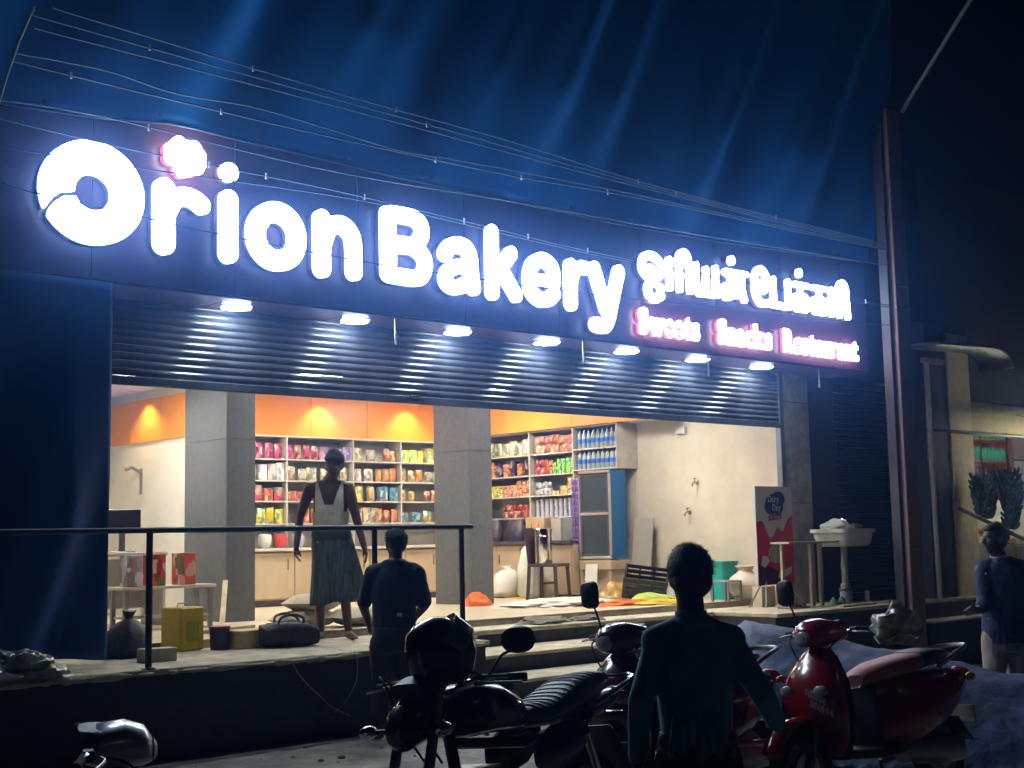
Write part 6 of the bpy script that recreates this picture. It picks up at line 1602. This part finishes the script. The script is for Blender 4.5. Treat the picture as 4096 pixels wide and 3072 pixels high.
m_gbot = mat('green bottle plastic', (.03, .45, .22), .2, var=.2, trans=.2); m_dbot = mat('dark cola bottle', (.02, .02, .05), .2, var=.1)
gb = MB().lathe([(.04, 0), (.045, .02), (.045, .16), (.02, .23), (.015, .26), (.0005, .265)], n=12).mesh('soda_bottle', m_gbot, True); db = MB().lathe([(.04, 0), (.045, .02), (.045, .16), (.02, .23), (.015, .26), (.0005, .265)], n=12).mesh('soda_bottle', m_dbot, True)
for z, me, nm in ((2.565, gb, 'green soda bottle on the top rack shelf of the fruit shop'), (2.165, gb, 'green soda bottle on the second rack shelf of the fruit shop'), (1.765, db, 'dark soda bottle on the middle rack shelf of the fruit shop')):
    for i in range(11): tag(link('soda_bottle', me, None, (23.15 + i * .115, 12.72, .60 + z)), nm, 'bottle', nm.replace('bottle', 'bottles'))
t = thing('wall_calendar', (25.35, 12.99, 2.6), 'white framed calendar on the peach wall beside the rack', 'calendar'); MB().box((0, -.015, 0), (.5, .03, .5), 0, .004).build('frame', m_ct, t); MB().box((0, -.033, 0), (.42, .004, .42)).build('sheet', m_white, t); MB().box((.1, -.037, .0), (.03, .004, .12)).build('print', m_ct, t)
t = thing('white_counter', (20.6, 10.4, .60), 'white fruit counter with a sloping top in the lit shop', 'counter'); MB().box((0, 0, .35), (3.2, .8, .70), 0, .01).build('body', m_white, t); MB().box((0, .42, .95), (3.2, .04, .8), 0, .01).build('splash_back', m_white, t)
# fruit in trays
def ball(r, m): return MB().ell((0, 0, 0), r, 10, 7).mesh('fruit', m, True)
fr = [('orange_fruit', ball(.04, mat('orange peel', (.8, .28, .03), .5)), 'orange in the upper tray of the fruit counter', (18.05, 1.48)), ('mango', ball((.04, .05, .038), mat('mango skin', (.75, .5, .05), .45)), 'yellow mango in the middle tray of the fruit counter', (18.7, 1.36)),
      ('guava', ball(.036, mat('guava skin', (.30, .42, .06), .5)), 'green guava in the lower tray of the fruit counter', (19.25, 1.30))]
for nm, me, lab, (x, z) in fr:
    ty = thing('fruit_tray', (x + .25, 9.85, z - .075), 'sloping tray holding the ' + {'orange_fruit': 'oranges', 'mango': 'yellow mangoes', 'guava': 'green guavas'}[nm], 'tray', 'fruit trays'); MB().box((0, 0, 0), (.60, .40, .02), 0, .003).build('base', m_wd, ty); MB().box((0, -.2, .03), (.60, .015, .06)).build('front_lip', m_wd, ty); MB().box((0, 0, -(z - .68) / 2), (.06, .06, z - .70)).build('prop', m_wd, ty)
    for i in range(7):
        for j in range(4): tag(link(nm, me, None, (x + .01 + i * .08, 9.70 + j * .085, z - .023 + .03 * (j % 2) * .2)), lab, nm.replace('_fruit', ''), lab.replace(' in the', 's in the'))
# hanging banana bunches
m_ban = mat('dark green banana skin', (.06, .085, .02), .5, var=.2)
bm_ = MB(); 
bm_.tube(catmull([(0, 0, 0), (.04, 0, -.02), (.075, 0, .01), (.09, 0, .06)], 3), [.008, .013, .017, .019, .020, .020, .019, .017, .013, .007], 7)
ban = bm_.mesh('banana', m_ban, True)
for i, (x, y, zt, ln) in enumerate(((16.97, 9.2, 2.2, .60), (17.70, 9.2, 2.27, .78))):
    t = thing('banana_bunch', (x, y, zt), ['shorter dark banana bunch hanging before the cream pillar edge', 'longer banana bunch hanging above the fruit trays'][i], 'banana bunch', 'banana bunches on the bar')
    MB().tube([(0, 0, .55), (0, 0, 0), (0, 0, -ln)], [.01, .025, .02], 8).build('stalk', m_ban, t, True)
    for k in range(int(ln / .07)):
        for j in range(11):
            o = link('banana', ban, t, (.05 * math.cos(j * .7), .05 * math.sin(j * .7), -k * .07 - random.uniform(0, .03))); o.rotation_euler = (random.uniform(-.2, .2), random.uniform(-.1, .5), j * .571 + k * .3); o.scale = (1.25, 1.2, 1.25)
hb = thing('hanging_bar', (17.5, 9.2, 2.78), 'dark horizontal bar across the fruit shop front that carries bananas', 'bar'); MB().tube([(-1.4, 0, 0), (2.6, 0, 0)], .025, 8).build('bar', m_blkp, hb, True); 
for x in (-1.35, 2.5): MB().bar((x, 0, 0), (x, .4, .05), .03, .03).build('end_bracket', m_blkp, hb)
o = MB().tube([(15.62, 8.8, 1.76), (17.4, 8.8, 1.31)], .028, 8).build('slanting_pole', m_blkp, None, True); tag(o, 'dark slanting pole in front of the fruit counter', 'pole')
# ---------------------------------------------------------------- haze added to imitate lens bloom round the lit letters
hz = MB().box((50, 50, 3.0), (404, 404, 17)).build('haze', None)
hm = bpy.data.materials.new('lens glow haze'); hm.use_nodes = True  # scattering volume put in for the blue bloom of the lens
hn = hm.node_tree; hn.nodes.clear()
pv = hn.nodes.new('ShaderNodeVolumePrincipled'); ho = hn.nodes.new('ShaderNodeOutputMaterial')
pv.inputs['Color'].default_value = (.13, .36, 1.0, 1)
pv.inputs['Density'].default_value = 0.0075
pv.inputs['Anisotropy'].default_value = 0.94
hn.links.new(pv.outputs[0], ho.inputs['Volume'])
hz.data.materials.append(hm)
tag(hz, 'thin bluish haze added to imitate the lens glow', 'haze', kind='stuff')
